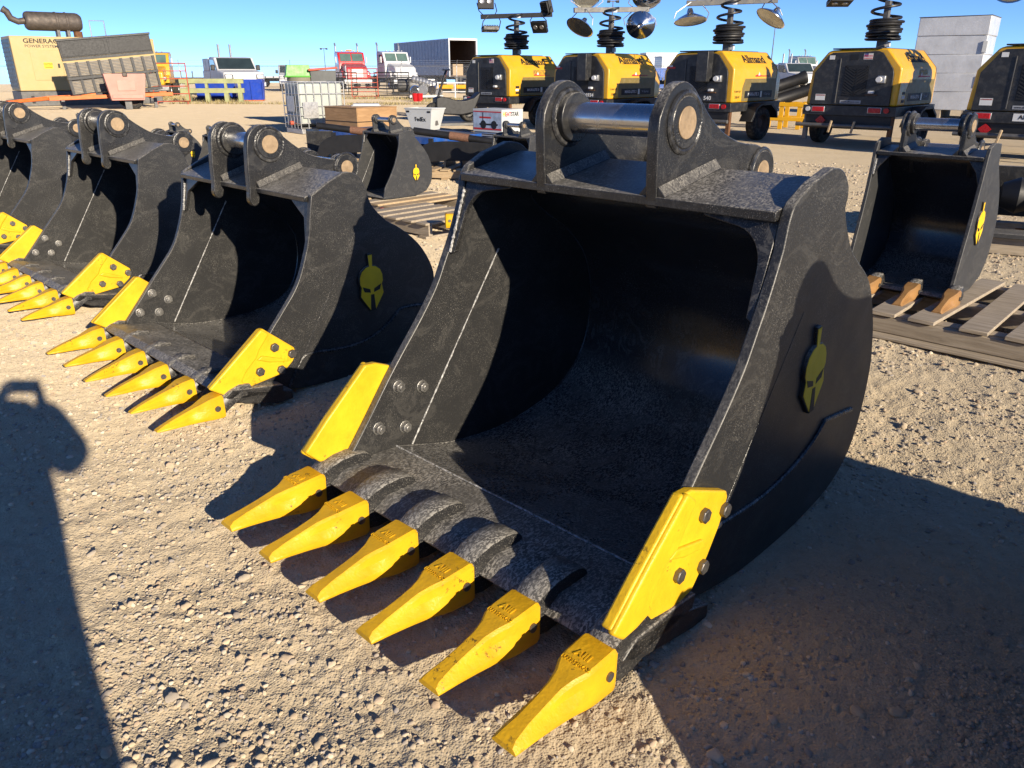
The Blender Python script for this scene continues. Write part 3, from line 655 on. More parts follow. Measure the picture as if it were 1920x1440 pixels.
def light_tower(label, loc, rz, style, number, flip_box, model, barrot, lamps, plate=None, yk=1.0):
    t = thing('light_tower', label, 'light tower', loc, rz, 'towable light towers parked in a row')
    L = 1.95
    prof = [(-.78,.78),(-.74,1.40),(-.50,1.72),(-.42,1.745),(.40,1.765),(.50,1.765),(.76,1.46),(.78,1.40),(.78,.78)]
    hood = MB().prism(prof, .02, L-.30, 'y')
    # sloping nose of the hood
    nose = [(p[0], p[1]) for p in prof]; n = len(prof)
    hood.add([(p[0],L-.302,p[1]) for p in prof]+[(p[0]*.90, L, .78+(p[1]-.78)*.72) for p in prof], [(i,(i+1)%n,n+(i+1)%n,n+i) for i in range(n)]+[tuple(range(n,2*n))])
    hd = hood.build('hood', YP, t, bevel=.03, seg=3)
    rp = [(-.70,.79),(-.675,1.36),(-.46,1.66),(-.40,1.70),(.36,1.72),(.44,1.69),(.64,1.42),(.665,1.34),(.675,.79)]
    pan = MB().prism(rp, -.015, .03, 'y').build('rear_panel', CHAR, t, bevel=.004)
    MB().box(-.42,.40,.0,1.5,1.755,1.778).build('roof_panel', CHAR, t, bevel=.006)
    MB().box(-.245,-.235,-.028,-.014,.82,1.6).build('door_post', GREYP, pan)
    gr = MB(); gz0, gz1 = .96, 1.46
    for i in range(13):
        z = gz0-.10+.05*i
        for s in (-1,1):
            a = (s*.012, z); b = (s*.19, z+ (.12 if s<0 else .12))
            lo, hi = max(gz0,min(a[1],b[1])), min(gz1,max(a[1],b[1]))
            if hi-lo > .02: gr.bar((a[0]+.05,-.022,min(max(a[1],gz0),gz1)),(b[0]+.05,-.022,min(b[1],gz1)), .012, .02)
    MB().box(-.155,.255,-.017,-.0145,gz0-.02,gz1+.02).build('grille_recess', BLACKFLAT, pan); gr.build('grille_slats', BLKPL, pan, kind='stuff')
    def sticker(x, z, w, h, m, nm='sticker'): MB().box(x-w/2,x+w/2,-.0185,-.0150,z-h/2,z+h/2).build(nm, m, pan)
    if flip_box: MB().box(.10,.34,-.20,-.016,1.18,1.76).build('control_box', CHAR, pan, bevel=.01); sticker(-.58,1.45,.20,.035,REDINK); sticker(-.58,1.48,.08,.03,WINK)
    else:
        sticker(-.40,1.62,.09,.07,WINK); sticker(.21,1.63,.15,.10,WINK, 'flag_sticker'); sticker(.175,1.655,.07,.05,BLUEP)
        for i in range(3): MB().box(.14,.285,-.0195,-.0184,1.588+.028*i,1.600+.028*i).build('flag_stripe', REDINK, pan)
        sticker(-.52,.92,.17,.11,WINK); sticker(-.52,.955,.16,.02,REDINK); sticker(-.02,1.62,.14,.10,BLACKFLAT, 'opening')
    sk = MB().obox((.50,-.045,1.24),(.13,.06,.13)).build('socket', SILV, pan, bevel=.01); MB().cyl((.47,-.07,1.24),(.47,-.11,1.24),.05,.045,18).build('socket_cover', WHT, sk)
    MB().obox((.36,-.05,1.02),(.09,.07,.05)).build('handle', WHT, pan, bevel=.012); MB().box(.26,.46,-.05,-.015,.965,.98).build('shelf', RUST, pan)
    if flip_box: text_on(pan, number, .11, (.28,-.017,.86), BACK, UPV, WINK, .001, .02)
    else: sticker(.02,.845,.36,.055,GINK); text_on(pan, 'www.allmand.com', .042, (.02,-.0198,.845), BACK, UPV, INK, .0008, .01)
    # frame, lamps, bumper
    MB().box(-.80,.80,-.03,L-.1,.60,.775).build('frame', CHAR, t, bevel=.006)
    MB().box(-.74,.74,.01,.10,.36,.60).build('rear_skirt', BLKPL, t, bevel=.004)
    for x in (-.52,.46):
        b = MB().obox((x,-.042,.705),(.21,.02,.085)).build('tail_lamp', REDL, t, bevel=.035, seg=4); MB().obox((x,-.036,.705),(.235,.012,.105)).build('lamp_bezel', SILV, b, bevel=.04, seg=4)
    MB().cyl((.66,-.03,.705),(.66,-.055,.705),.045,n=18).build('marker_lamp', REDL, t); MB().cyl((-.70,-.03,.705),(-.70,-.055,.705),.042,n=18).build('marker_lamp', WHT, t)
    bp = MB().cyl((-.86,-.09,.42),(.80,-.09,.42),.035,n=14).build('bumper_tube', GREYP, t)
    MB().obox((-.46,-.012,.50),(.13,.01,.13),(0,R(45),0)).build('reflector', REDL, t); 
    for x in (-.22,.18): MB().obox((x,-.14,.40),(.04,.03,.22),(0,R(10),0)).build('peg', WOODY, bp, bevel=.01)
    for s in (-1,1):
        wheel(t, (s*.86,.95,.34), .34, .20, (s,0,0))
        MB().prism([(.42,.40),(.60,.68),(.78,.76),(1.16,.76),(1.42,.60),(1.46,.44),(1.42,.44),(1.36,.58),(1.14,.71),(.80,.71),(.66,.66),(.48,.40)], s*.74, s*1.0).build('fender', BLKPL, t, bevel=.006)
        MB().obox((s*.74,.05,.40),(.07,.07,.52)).build('jack_leg', RUST if s>0 else GREYP, t)
    MB().bar((0,L-.1,.50),(0,L+1.3,.46),.10,.10).build('tow_bar', CHAR, t); MB().cyl((0,L+1.0,.0),(0,L+1.0,.62),.03,n=12).build('jack', GREYP, t)
    # side markings on the right-hand side
    sx = .7835
    MB().prism([(.36,.80),(.36,1.06),(.44,1.24),(1.64,1.24),(1.64,.80)], .779, sx).build('side_band', OLIVE, t)
    MB().box(sx-.001,sx+.003,.46,1.50,.86,1.00).build('model_plate', BLACKFLAT, t); text_on(t, model, .085, (sx+.004,.78,.93), SIDE, UPV, WINK, .0008, .02, .9)
    text_on(t, '20kW' if not flip_box else 'V-Series', .075, (sx+.004,1.30,.93), SIDE, UPV, GINK, .0008, 0)
    MB().obox((sx+.008,1.05,.93),(.02,.06,.12)).build('latch', SILV, t)
    dx, dz = .26, .305; ln = math.hypot(dx,dz); yd = (-dx/ln,0,dz/ln); nx, nz = dz/ln, dx/ln
    c0 = (.63+.002*nx,.92,1.6125+.002*nz)
    text_on(t, 'Allmand', .25, c0, SIDE, yd, INK, .001, .03, 1.0); 
    MB().add([(c0[0]+a*yd[0]*1+.0015, .92+b, c0[2]+a*yd[2]+.0015) for a, b in ((-.10,-.36),(-.10,.42),(-.085,.42),(-.085,-.36))], [(0,1,2,3)]).build('underline', INK, t)
    if not flip_box: text_on(t, number, .135, (.7815,1.02,1.36), SIDE, UPV, OLIVE, .001, .012, .78)
    else:
        text_on(t, 'TURBO-JET', .05, (.7815,.20,.99), SIDE, UPV, INK, .0008, .01); text_on(t, '20kW', .07, (.7815,.20,.88), SIDE, UPV, INK, .0008, .01)
    # maker's sticker of a vehicle with a long red streak
    MB().prism([(.80,1.275),(.80,1.30),(.95,1.335),(1.02,1.30),(1.36,1.295),(1.36,1.28)], .7805, .7822).build('red_streak_sticker', REDINK, t)
    MB().prism([(.90,1.30),(.98,1.30),(.94,1.37)], .7815, .7828).build('white_sticker', WINK, t)
    for i in range(3 if not flip_box else 0): MB().box(.779,.7845,.20,.32,.84+.07*i,.89+.07*i).build('side_vent', WINK if i%2 else BLACKFLAT, t)
    # mast
    m = MB().box(-.07,.07,.93,1.07,1.76,2.05); m.box(-.045,.045,.955,1.045,2.05,2.62); ms = m.build('mast', GREYP, t, bevel=.004, kind='stuff')
    MB().obox((.10,1.0,1.86),(.08,.05,.10)).build('tag', WHT, ms)
    hx = []
    for i in range(190):
        a = i*.30; f = i/190; g_ = max(0, f-.76)/.24; r = .255+.03*math.sin(i*.21)*(1-g_) - .10*g_; hx.append((r*math.cos(a), 1.0+r*math.sin(a), 1.99+.30*min(f/.76,1)+.50*g_))
    MB().tube(hx, .027, 7).build('cable_coil', BLKPL, ms)
    MB().lathe([(.28,0),(.30,.02),(.30,.04),(.05,.05)], (0,1,1.93), (0,0,1), 20).build('coil_tray', BLKPL, ms)
    if lamps:
        g = Matrix.Rotation(barrot, 3, 'Z'); 
        def lp(x, y, z): v = g @ Vector((x,y,0)); return Vector((v.x, 1.0+v.y, z))
        bz = 2.72; MB().bar(lp(-.85,0,bz), lp(.85,0,bz+.05), .09, .11).build('crossbar', GREYP if style == 'dish' else BLKPL, t, bevel=.006)
        MB().bar(lp(-.10,-.052,bz), lp(.10,-.052,bz), .01, .06).build('sticker', WINK, t)
        for (x, z, d, by) in lamps:
            d = g @ Vector(d); fn = dish_lamp if style == 'dish' else led_lamp
            fn(t, lp(x,-.04,z), d, lp(x*.9, 0, bz+.02))
    return t
def rot_from_heading(h): return -R(h)
LEDL = [(-.72,3.05,(.1,-1,.15),0),(.72,2.95,(.8,.5,.25),0),(-.62,2.42,(.05,-.15,-1),0),(.55,2.47,(-.3,-.75,-.5),0)]
DISH2 = [(-.60,3.05,(-.1,-.8,-.25),0),(.75,3.05,(.4,.7,.45),0),(-.72,2.35,(-.55,-.3,-.75),0),(.66,2.42,(.35,.85,.15),0)]
DISH3 = [(-.75,2.38,(.1,-.25,-1),0),(.75,2.42,(-.55,-.25,-.8),0),(-.55,3.12,(-.2,-.5,.9),0),(.7,3.12,(.2,.3,.9),0)]
def tower(px_corner, Y, heading=44, left=False, **kw):
    # the photo fixes the right (or left) rear corner of the body
    p = pos(px_corner, Y, 195); a = R(heading); c = p - Vector((math.cos(a), -math.sin(a), 0))*(.858 if not left else -.858)
    o = light_tower(kw.pop('label'), (c.x, c.y, 0), rot_from_heading(heading), **kw); o.scale = (1.10,1.16,1.01); return o
T1 = tower(955, 21.3, label='light tower numbered 800267873 with four square black flood lamps', style='led', number='800267873', flip_box=False, model='MAXI-LITE II', lamps=LEDL, barrot=R(40))
T2 = tower(1138, 19.2, label='light tower whose rear panel ends 36934, four chrome dish lamps pointing different ways', style='dish', number='36934', flip_box=True, model='MAXI-LITE 2', lamps=DISH2, barrot=R(58))
T3 = tower(1370, 16.9, label='light tower whose rear panel ends 540, with two chrome dish lamps hanging downward', style='dish', number='540', flip_box=True, model='MAXI-LITE 2', lamps=DISH3, barrot=R(36))
T4 = tower(1680, 15.0, label='light tower numbered 80026836 with a flag sticker and cable coiled high on its mast', style='led', number='80026836', flip_box=False, model='MAXI-LITE II', lamps=[(-.80,2.62,(.05,-.3,-1),0),(.95,2.85,(.7,.3,.5),0)], barrot=R(30))
T5 = tower(1812, 13.6, left=True, label='light tower marked ARCTIC on its rear frame, beside the tower with a flag sticker', style='dish', number='1', flip_box=False, model='MAXI-LITE II', lamps=[(-.75,2.72,(-.3,-.9,-.2),0),(.75,2.42,(-.5,-.3,-.8),0)], barrot=R(20))
MB().box(-.12,.34,-.034,-.031,.64,.755).build('name_plate', WINK, T5); text_on(T5, 'ARCTIC', .09, (.11,-.0355,.698), BACK, UPV, INK, .001, .02)

# ------------------------------------------------------------------ pallets and what stands on them
_pal = {}
def pallet(label, loc, rz, w=1.2, d=1.0, mat=None, boards=6, mat2=None, gap=1.0, nm='pallet', h=.14):
    t = thing(nm, label, 'pallet', loc, rz, 'wooden pallets on the gravel'); rs = random.Random(int(loc[0]*100+loc[1]*37))
    bw = w/(boards+ (boards-1)*.55*gap)
    for i in range(boards):
        x = -w/2+bw/2+i*(w-bw)/(boards-1)
        MB().box(-bw/2,bw/2,-d/2,d/2,0,.02).build('board', (mat or WOODG) if (i+rs.randint(0,2))%3 or not mat2 else mat2, t, (x+rs.uniform(-.008,.008), rs.uniform(-.012,.012), h-.02), (0,0,rs.uniform(-.015,.015)), bevel=.003)
    for y in (-d/2+.05, 0, d/2-.05): MB().box(-w/2,w/2,y-.022,y+.022,.022,h-.0205).build('stringer', mat or WOODG, t, bevel=.003)
    for i in range(3): MB().box(-.05,.05,-d/2,d/2,.001,.0215).build('bottom_board', mat or WOODG, t, (-w/2+.06+i*(w-.12)/2,0,0))
    return t

PS = dict(P2)   # narrow digging bucket without teeth
def small_bucket_params(hw, k=1.0, grey=True, emb=True):
    P = {}
    P.update(hw=hw, th=.022, sth=.016, mat=BLK_GREY if grey else BLK, wallmat=BLK_GREY if grey else BLK_WALL, inmat=BLK_IN)
    sh = smooth_poly([(.22,.80),(.235,.74),(.30,.66),(.40,.55),(.475,.42),(.50,.30),(.47,.17),(.39,.07),(.25,.022),(.02,.02),(-.14,.03)], 4)
    P['shell'] = sh
    P['front'] = [(.00,.80),(-.005,.74)]+smooth_poly([(-.015,.66),(-.05,.54),(-.10,.42),(-.18,.28),(-.27,.15)], 3)
    P['bottom'] = [(-.30,.03),(-.20,.002),(.24,.002)]+smooth_poly([(.41,.05),(.50,.16),(.525,.30),(.50,.43),(.42,.57),(.32,.68),(.255,.75)], 3)
    P['back'] = [(.25,.79)]; P['top'] = [(.22,.835),(.12,.83)]
    P['topplate'] = [(.002,.775),(.002,.795),(.20,.822),(.225,.815),(.215,.79)]
    P['ear_x'] = (.165,.195) if hw > .22 else (.075,.098); P['pin_r'] = .030; P['pins'] = ((.075,.955),(.34,.80)); P['fillet'] = ((.01,.797),(.20,.822))
    P['ear'] = [(.015,.77),(.020,.90)]+smooth_poly([(.018,.955),(.040,.995),(.075,1.010),(.110,.995),(.165,.93),(.25,.862),(.33,.848),(.378,.825),(.385,.785),(.36,.75)], 3)+[(.30,.65),(.24,.73),(.215,.79),(.12,.79)]
    P['gusset'] = [(hw-.023,.772),(hw-.10,.772),(hw-.05,.71),(hw-.023,.64)]; P['gus_y'] = (.02,.034); P['gus_weld'] = (.75,.66)
    P['lip'] = [(-.13,.0295),(-.13,.006),(-.28,.006),(-.31,.02),(-.28,.038)]; P['lipw'] = hw+.004
    P['line'] = ((.16,.55),(-.13,.05)); P['tooth'] = TOOTH_B; P['tkey'] = 'B'; P['tooth_x'] = []; P['tooth_at'] = (0,0,0)
    if emb: P['emblem'] = (.24,.30,.20,.0)
    return P
GS = 'smaller black buckets behind the front row'
pal_m = pallet('grey wooden pallet carrying the narrow digging bucket with helmet emblem', row(-6.82,5.22), RZB, 1.15, 1.0, mat2=WOODY)
SM = make_bucket(small_bucket_params(.395), 'grey-black digging bucket with helmet emblem, upright on a wooden pallet', GS, cat='excavator bucket')
SM.location = row(-6.945,5.185)+Vector((0,0,.141)); SM.rotation_euler = (0,0,RZB); SM.scale = (.81,)*3
for (px, Y, k, lb) in ((150,15.4,.65,'small black bucket seen past the ears of the third bucket in the row'), (322,12.6,.65,'small black bucket in open gravel behind the row of large buckets'),
                       (392,11.7,.65,'small black bucket close behind the bucket with narrow teeth'), (958,9.9,.81,'small grey-black bucket standing before the white heater box')):
    o = copy_tree(SM); o.location = pos(px, Y, 240); o.rotation_euler = (0,0,RZB); o.scale = (k,)*3; o['label'] = lb

# bucket with ochre teeth on the pallet at the right
PR = small_bucket_params(.315, grey=True); PR.update(mat=BLK, wallmat=BLK_GREY, ear_x=(.150,.176), pin_r=.036, pins=((.085,.955),(.36,.80)))
PR['front'] = [(.02,.845),(.005,.80)]+smooth_poly([(-.005,.70),(-.03,.54),(-.06,.40),(-.10,.25),(-.14,.08)], 3); PR['top'] = [(.22,.86),(.10,.87)]
PR['bottom'] = [(-.15,.03),(-.10,.002),(.24,.002)]+smooth_poly([(.41,.05),(.50,.16),(.525,.30),(.50,.43),(.42,.57),(.32,.68),(.255,.75)], 3)
PR['lip'] = [(-.06,.0285),(-.06,.006),(-.15,.006),(-.18,.02),(-.15,.036)]; PR['lipw'] = .345
PR.pop('line'); PR.update(tooth=[(y*.80,w*.82,w2*.82,b*.75,t_*.75) for y,w,w2,b,t_ in TOOTH_A], tkey='C', tmat=BRN, tooth_x=[-.335,-.11,.115,.335], tooth_at=(-.175,.045,R(5)), emblem=(.10,.42,.24,.12))
PR['shank'] = [(-.20,.075,.01,.04,.05),(-.175,.092,.0,.06,.07),(-.13,.098,.02,.06,.07),(-.07,.06,.02,.04,.05)]
SR = make_bucket(PR, 'black bucket with short ochre teeth standing on a pallet of wide loose boards', GS)
SR.location = row(-1.49,5.03)+Vector((0,0,.141)); SR.rotation_euler = (0,0,RZB)
palr = thing('pallet', 'weathered pallet of wide loose boards under the bucket with ochre teeth', 'pallet', row(-1.12,4.92), RZB, 'wooden pallets on the gravel')
for i, x in enumerate((-.72,-.50,-.27,-.04,.19,.42,.66)):
    MB().box(-.068,.068,-.52,.72,.118,.139).build('board', WOODY if i == 6 else WOODG, palr, (x,0,0), (0,0,R((2,-1,1,-2,1,-1,1.5)[i])), bevel=.003)
for y in (-.42,.10,.62): MB().box(-.82,.80,y-.04,y+.04,.02,.1175).build('stringer', WOODG, palr, bevel=.004)
MB().box(-.84,.82,-.58,-.44,.004,.0195).build('bottom_board', WOODG, palr, bevel=.003)
MB().box(-.84,.82,-.505,-.463,.022,.110).build('face_board', WOODG, palr, bevel=.004)

# ------------------------------------------------------------------ yard goods in the middle distance
# plywood crate
t = thing('plywood_crate', 'low plywood crate bound with a dark strap, in front of the caged white tank', 'crate', pos(672,18.6), RZB)
for n_, a in (('side_panel',(-.62,.62,-.55,-.53,.03,.64)),('side_panel',(-.62,.62,.53,.55,.03,.64)),('end_panel',(-.62,-.60,-.528,.528,.03,.64)),('end_panel',(.60,.62,-.528,.528,.03,.64)),('lid',(-.63,.63,-.56,.56,.642,.66))): MB().box(*a).build(n_, PLY, t, bevel=.003)
MB().tube([(-.625,-.555,.36),(.625,-.555,.36),(.625,.555,.36),(-.625,.555,.36)], .008, 6, True).build('strap', BLKPL, t)
for y in (-.3,.3): MB().box(-.55,.55,y-.05,y+.05,.0,.03).build('runner', WOODG, t)
lid = thing('white_lid', 'white plastic lid lying on the plywood crate', 'lid', t.location+Vector((.1,.2,.66)), R(10)); MB().box(-.3,.3,-.2,.2,0,.05).build('lid_top', WHTPL, lid, bevel=.02); MB().box(-.33,.33,-.23,.23,.0,.015).build('lid_rim', WHTPL, lid, bevel=.005)
# caged tank
def ibc(label, loc, rz):
    t = thing('caged_tank', label, 'tank', loc, rz); w, d, h = .58, .48, 1.17
    MB().box(-w+.03,w-.03,-d+.03,d-.03,.20,h-.03).build('tank', PLASTIC_IBC, t, bevel=.06, seg=4)
    for i in range(7):
        x = -w+i*2*w/6
        for y in (-d,d): MB().cyl((x,y,.12),(x,y,h),.013,n=8).build('cage_post', SILV, t)
    for i in range(1,5):
        y = -d+i*2*d/5
        for x in (-w,w): MB().cyl((x,y,.12),(x,y,h),.013,n=8).build('cage_post', SILV, t)
    for z in (.24,.42,.62,.90,h-.01): MB().tube([(-w,-d,z),(w,-d,z),(w,d,z),(-w,d,z)], .013, 8, True).build('cage_rail', SILV, t)
    for x in (-w+.06,0,w-.06): MB().box(x-.05,x+.05,-d,d,.0,.115).build('foot', SILV, t, bevel=.01)
    MB().box(-w,w,-d,d,.117,.15).build('base_tray', GREYP, t, bevel=.01)
    MB().box(-.50,-.12,-d-.016,-d-.012,.36,.72).build('label_plate', SILV, t); MB().box(-w-.017,-w-.013,-.22,.22,.50,.85).build('label_plate', SILV, t)
    MB().cyl((-w-.02,-.05,.24),(-w-.10,-.05,.24),.05,n=16).build('valve', REDP, t)
    MB().cyl((0,0,h-.04),(0,0,h),.09,n=20).build('cap', BLKPL, t)
    return t
ibc('white plastic tank in a silver wire cage beside the plywood crate', pos(585,20.0), R(37))
# lift table, bin, scooter, heater box
lt = thing('lift_table', 'worn blue steel lift table, low and wide, holding the white bin', 'lift table', (-2.15,15.7,0), RZB+R(4))
MB().box(-1.55,1.55,-.75,.75,.26,.31).build('deck', GREYP, lt, bevel=.004)
for a in ((-1.57,1.57,-.77,-.75),(-1.57,1.57,.75,.77),(-1.57,-1.55,-.75,.75),(1.55,1.57,-.75,.75)): MB().box(*a,.20,.312).build('edge_rail', BLUEL, lt)
MB().box(-1.48,1.48,-.66,.66,.04,.10).build('base', BLUEL, lt, bevel=.006)
for s in (-1,1):
    for k in (-1,1): MB().bar((-1.2*k,s*.5,.10),(1.2*k,s*.5,.22),.04,.06).build('scissor_arm', BLUEL, lt)
for x in (-1.2,0,1.2): MB().box(x-.1,x+.1,-.6,.6,0,.04).build('skid', WOODG, lt)
bn = thing('plastic_bin', 'white tapered plastic mail bin standing on the blue lift table', 'bin', at(798,243,.312)+Vector((0,0,.002)), R(-32))
def taper(w0,d0,w1,d1,h,th=.012):
    m = MB(); L = []
    for w,d,z in ((w0,d0,0),(w1,d1,h),(w1-th,d1-th,h),(w0-th,d0-th,.012)): L.append([(-w,-d,z),(w,-d,z),(w,d,z),(-w,d,z)])
    m.loft(L); return m
taper(.24,.15,.34,.22,.40).build('bin_body', WHTPL, bn, bevel=.006)
MB().tube([(-.34,-.22,.40),(.34,-.22,.40),(.34,.22,.40),(-.34,.22,.40)], .012, 6, True).build('rim', WHTPL, bn)
for s in (-.26,.26): MB().obox((s*.0+ (s),-.214,.345),(.07,.01,.03),(R(10),0,0)).build('handle_slot', BLACKFLAT, bn)
text_on(bn, 'FedEx', .11, (.02,-.188,.20), BACK, (0,-.17,1), INK, .001, .025)
MB().obox((.288,0,.14),(.01,.07,.09),(0,R(-14),0)).build('drain_hole', GREYP, bn)
sc = thing('electric_scooter', 'black stand-on scooter with fat tyres and a red grip on its tall handlebar', 'scooter', pos(846,20.0), R(112))
wheel(sc, (0,.45,.47), .23, .22, (1,0,0), BLKPL); wheel(sc, (0,-.42,.47), .23, .22, (1,0,0), BLKPL)
MB().prism([(-.50,.45),(-.20,.40),(.25,.42),(.45,.60),(.44,.80),(.30,.84),(.12,.80),(-.10,.74),(-.30,.74),(-.52,.80),(-.70,.94),(-.66,.78)], -.17, .17).build('body', BLKPL, sc, bevel=.03, seg=3)
st = MB().cyl((0,.36,.78),(0,.12,1.42),.028,n=12).build('stem', BLKPL, sc); MB().cyl((-.30,.11,1.43),(.30,.11,1.43),.02,n=10).build('handlebar', GREYP, st); MB().obox((.06,.13,1.34),(.05,.06,.20),(R(20),0,0)).build('grip', REDP, st, bevel=.02)
MB().obox((.16,-.2,.52),(.06,.10,.06)).build('reflector', REDL, sc)
st2 = thing('steel_stand', 'low dark steel stand carrying the black scooter', 'stand', sc.location, R(112)); MB().box(-.5,.5,-.85,.85,.18,.24).build('deck', GREYP, st2, bevel=.006)
for x in (-.42,.42):
    for y in (-.75,.75): MB().box(x-.05,x+.05,y-.05,y+.05,0,.18).build('foot', GREYP, st2)
hb_at = pos(933,15.2)
hp = pallet('grey pallet stacked with slats under the white heater box', (hb_at.x,hb_at.y,0), RZB, 1.0, .8, h=.14)
hs = thing('slatted_crate', 'low slatted crate between the pallet and the white heater box', 'crate', (hb_at.x,hb_at.y,.141), RZB)
for i in range(5): MB().box(-.36,.36,-.26,.26,.005+.042*i,.028+.042*i).build('slat', GINK if i%2 else WHTPL, hs)
for x in (-.3,.3):
    for y in (-.2,.2): MB().box(x-.03,x+.03,y-.03,y+.03,.0,.20).build('post', WOODG, hs)
hb = thing('heater_box', 'white cardboard box printed HEATSTAR with a cart pictured on one end', 'box', (hb_at.x,hb_at.y,.347), RZB)
MB().box(-.38,.38,-.28,.28,0,.40).build('carton', WHTPL, hb, bevel=.004)
text_on(hb, 'STAR', .10, (.382,.06,.315), SIDE, UPV, INK, .0008, .02, .85); text_on(hb, 'EAT', .10, (.382,-.115,.315), SIDE, UPV, REDINK, .0008, .02, .85); text_on(hb, 'H', .11, (.382,-.222,.32), SIDE, UPV, YINK, .0008, .03, .85)
MB().box(-.36,.37,-.2822,-.2805,.05,.36).build('picture', BLUEINK, hb)
for a, m in (((-.36,.37,.345,.365),REDINK),((-.36,.37,.04,.07),REDINK),((-.20,.28,.12,.15),INK),((-.12,-.10,.12,.34),INK),((-.20,.10,.24,.27),REDINK)): MB().box(a[0],a[1],-.284,-.2823,a[2],a[3]).build('print', m, hb)
for x in (-.10,.18): MB().lathe([(.075,0),(.075,.002),(0,.002)], (x,-.283,.13), (0,-1,0), 18).build('print', INK, hb)
# dozer-like rake blades on pallets
def rake(label, loc, rz):
    t = thing('curved_rake', label, 'rake', loc, rz, 'black curved rakes lying on pallets'); 
    crest = smooth_poly([(-.62,.0),(-.60,.13),(-.52,.25),(-.36,.325),(-.10,.35),(.25,.345),(.60,.32)], 4)
    MB().prism(crest+[(.62,.12),(.30,.10),(-.20,.085),(-.42,.06),(-.50,.0)], -.012, .012, 'y').build('blade', BLKPL, t, bevel=.004)
    MB().cyl((-.70,.30,.46),(.75,.30,.30),.05,n=16).build('tube', BLKPL, t); [MB().box(x-.03,x+.03,.27,.33,.0,.36).build('stay', BLKPL, t) for x in (-.45,.45)]; MB().cyl((-.16,.30,.400),(.12,.30,.369),.058,n=16).build('rope_wrap', BROWNST, t)
    for i in range(5): MB().prism([(-.03,.0),(.40,.0),(.44,.05),(.0,.10)], -.40+.24*i, -.37+.24*i).build('tine', BLKPL, t)
    return t
for lb, px, Y, rz in (('black curved rake with a rope-wrapped tube, on a pallet behind the bucket with narrow teeth', 660, 12.4, -8), ('black curved rake with a rope-wrapped tube, on a pallet behind the bucket with helmet emblem', 850, 11.2, -14)):
    p = pos(px, Y); pallet('pale wooden pallet under the curved rake behind the ' + ('bucket with narrow teeth' if px == 660 else 'bucket with helmet emblem'), (p.x, p.y+.2, 0), R(rz), 1.3, 1.1, mat=WOODY, boards=7)
    rake(lb, (p.x, p.y-.1, .142), R(rz))
p = pos(590, 13.6); bpl = thing('steel_plate_attachment', 'square black steel plate with a yellow emblem standing near the plywood crate', 'attachment', p, R(8))
MB().box(-.22,.22,-.012,.012,.10,.46).build('plate', BLK, bpl, bevel=.003); MB().box(-.20,.20,-.02,.25,.0,.10).build('foot', BLK, bpl, bevel=.01); emb_ = MB().obox((.02,-.024,.06),(.14,.008,.06)).build('emblem', EMB, bpl, bevel=.02)
pallet('grey pallet lying by itself in front of the slatted crate', (*pos(870,12.9)[:2],0), RZB, 1.1, .9)
pc = at(800,425); pal_t = pallet('grey pallet with a spare yellow tooth, behind the row of large buckets', pc, RZB, .95, .8, boards=5)
me_, pn_ = tooth_meshes(TOOTH_A, 'A', YEL); st_ = thing('spare_tooth', 'loose yellow bucket tooth lying on a grey pallet', 'bucket tooth', at(835,412,.205), R(100)); link('tooth_body', me_, st_); link('retaining_pin', pn_, st_)
MB().box(-.02,.02,-.004,.004,0,.16).build('strap', REDP, pal_m, (.55,-.578,-.02))

# attachments at the right edge
p = row(.15, 6.7); cp = thing('quick_coupler', 'black quick coupler frame with a round pin, lying beyond the bucket with ochre teeth', 'attachment', (p.x-.5, p.y+1.9, 0), RZB+R(15))
for x in (-.42,.42): MB().prism([(-.4,.18),(.45,.18),(.55,.50),(.40,.66),(-.30,.62),(-.45,.40)], x-.03, x+.03).build('side_plate', BLK_GREY, cp, bevel=.006)
MB().box(-.39,.39,.30,.36,.20,.62).build('back_plate', BLK, cp); MB().lathe([(0,-.15),(.10,-.12),(.15,0),(.10,.12),(0,.15)], (0,-.05,.42), (1,0,0), 20).build('ball', BLKPL, cp); MB().cyl((-.39,-.05,.42),(.39,-.05,.42),.045,n=20).build('pin', GREYP, cp); MB().box(-.6,.6,-.55,-.30,.14,.18).build('foot_plate', BLK_GREY, cp, bevel=.006)
for y in (-.40,.35): MB().box(-.8,.8,y-.06,y+.06,0,.139).build('skid', WOODG, cp)
bp0, bp1 = at(1838,436), at(1990,462); bm_ = thing('steel_beam', 'rusty brown steel beam on the gravel beyond the bucket with ochre teeth', 'beam', (bp0+bp1)/2, math.atan2(bp1.y-bp0.y, bp1.x-bp0.x))
ln = (bp1-bp0).length/2+.1; MB().box(-ln,ln,-.05,.05,.0,.012).build('flange', RUST, bm_); MB().box(-ln,ln,-.006,.006,.012,.088).build('web', RUST, bm_); MB().box(-ln,ln,-.05,.05,.088,.10).build('flange', RUST, bm_)

# shrink-wrapped stack behind the towers
ws = thing('wrapped_stack', 'tall stack wrapped in silvery stretch film behind the light towers', 'wrapped stack', pos(1778,27.0), RZB+R(6))
for i in range(5):
    k = random.Random(i*5+2); MB().box(-1.0,1.0,-.85,.85,.25+.545*i,.25+.545*i+.543).build('wrapped_layer', WRAP, ws, (k.uniform(-.012,.012),k.uniform(-.012,.012),0), (0,0,k.uniform(-.008,.008)), bevel=.02)
for x in (-.8,0,.8): MB().box(x-.1,x+.1,-.85,.85,.0,.249).build('skid', WOODG, ws)
for z in (1.1,2.1): MB().box(.92,1.035,-.885,-.62,z-.16,z+.16).build('corner_label', WHTPL, ws)
MB().box(-1.02,1.02,-.87,.87,2.972,2.99).build('top_sheet', GREYP, ws)

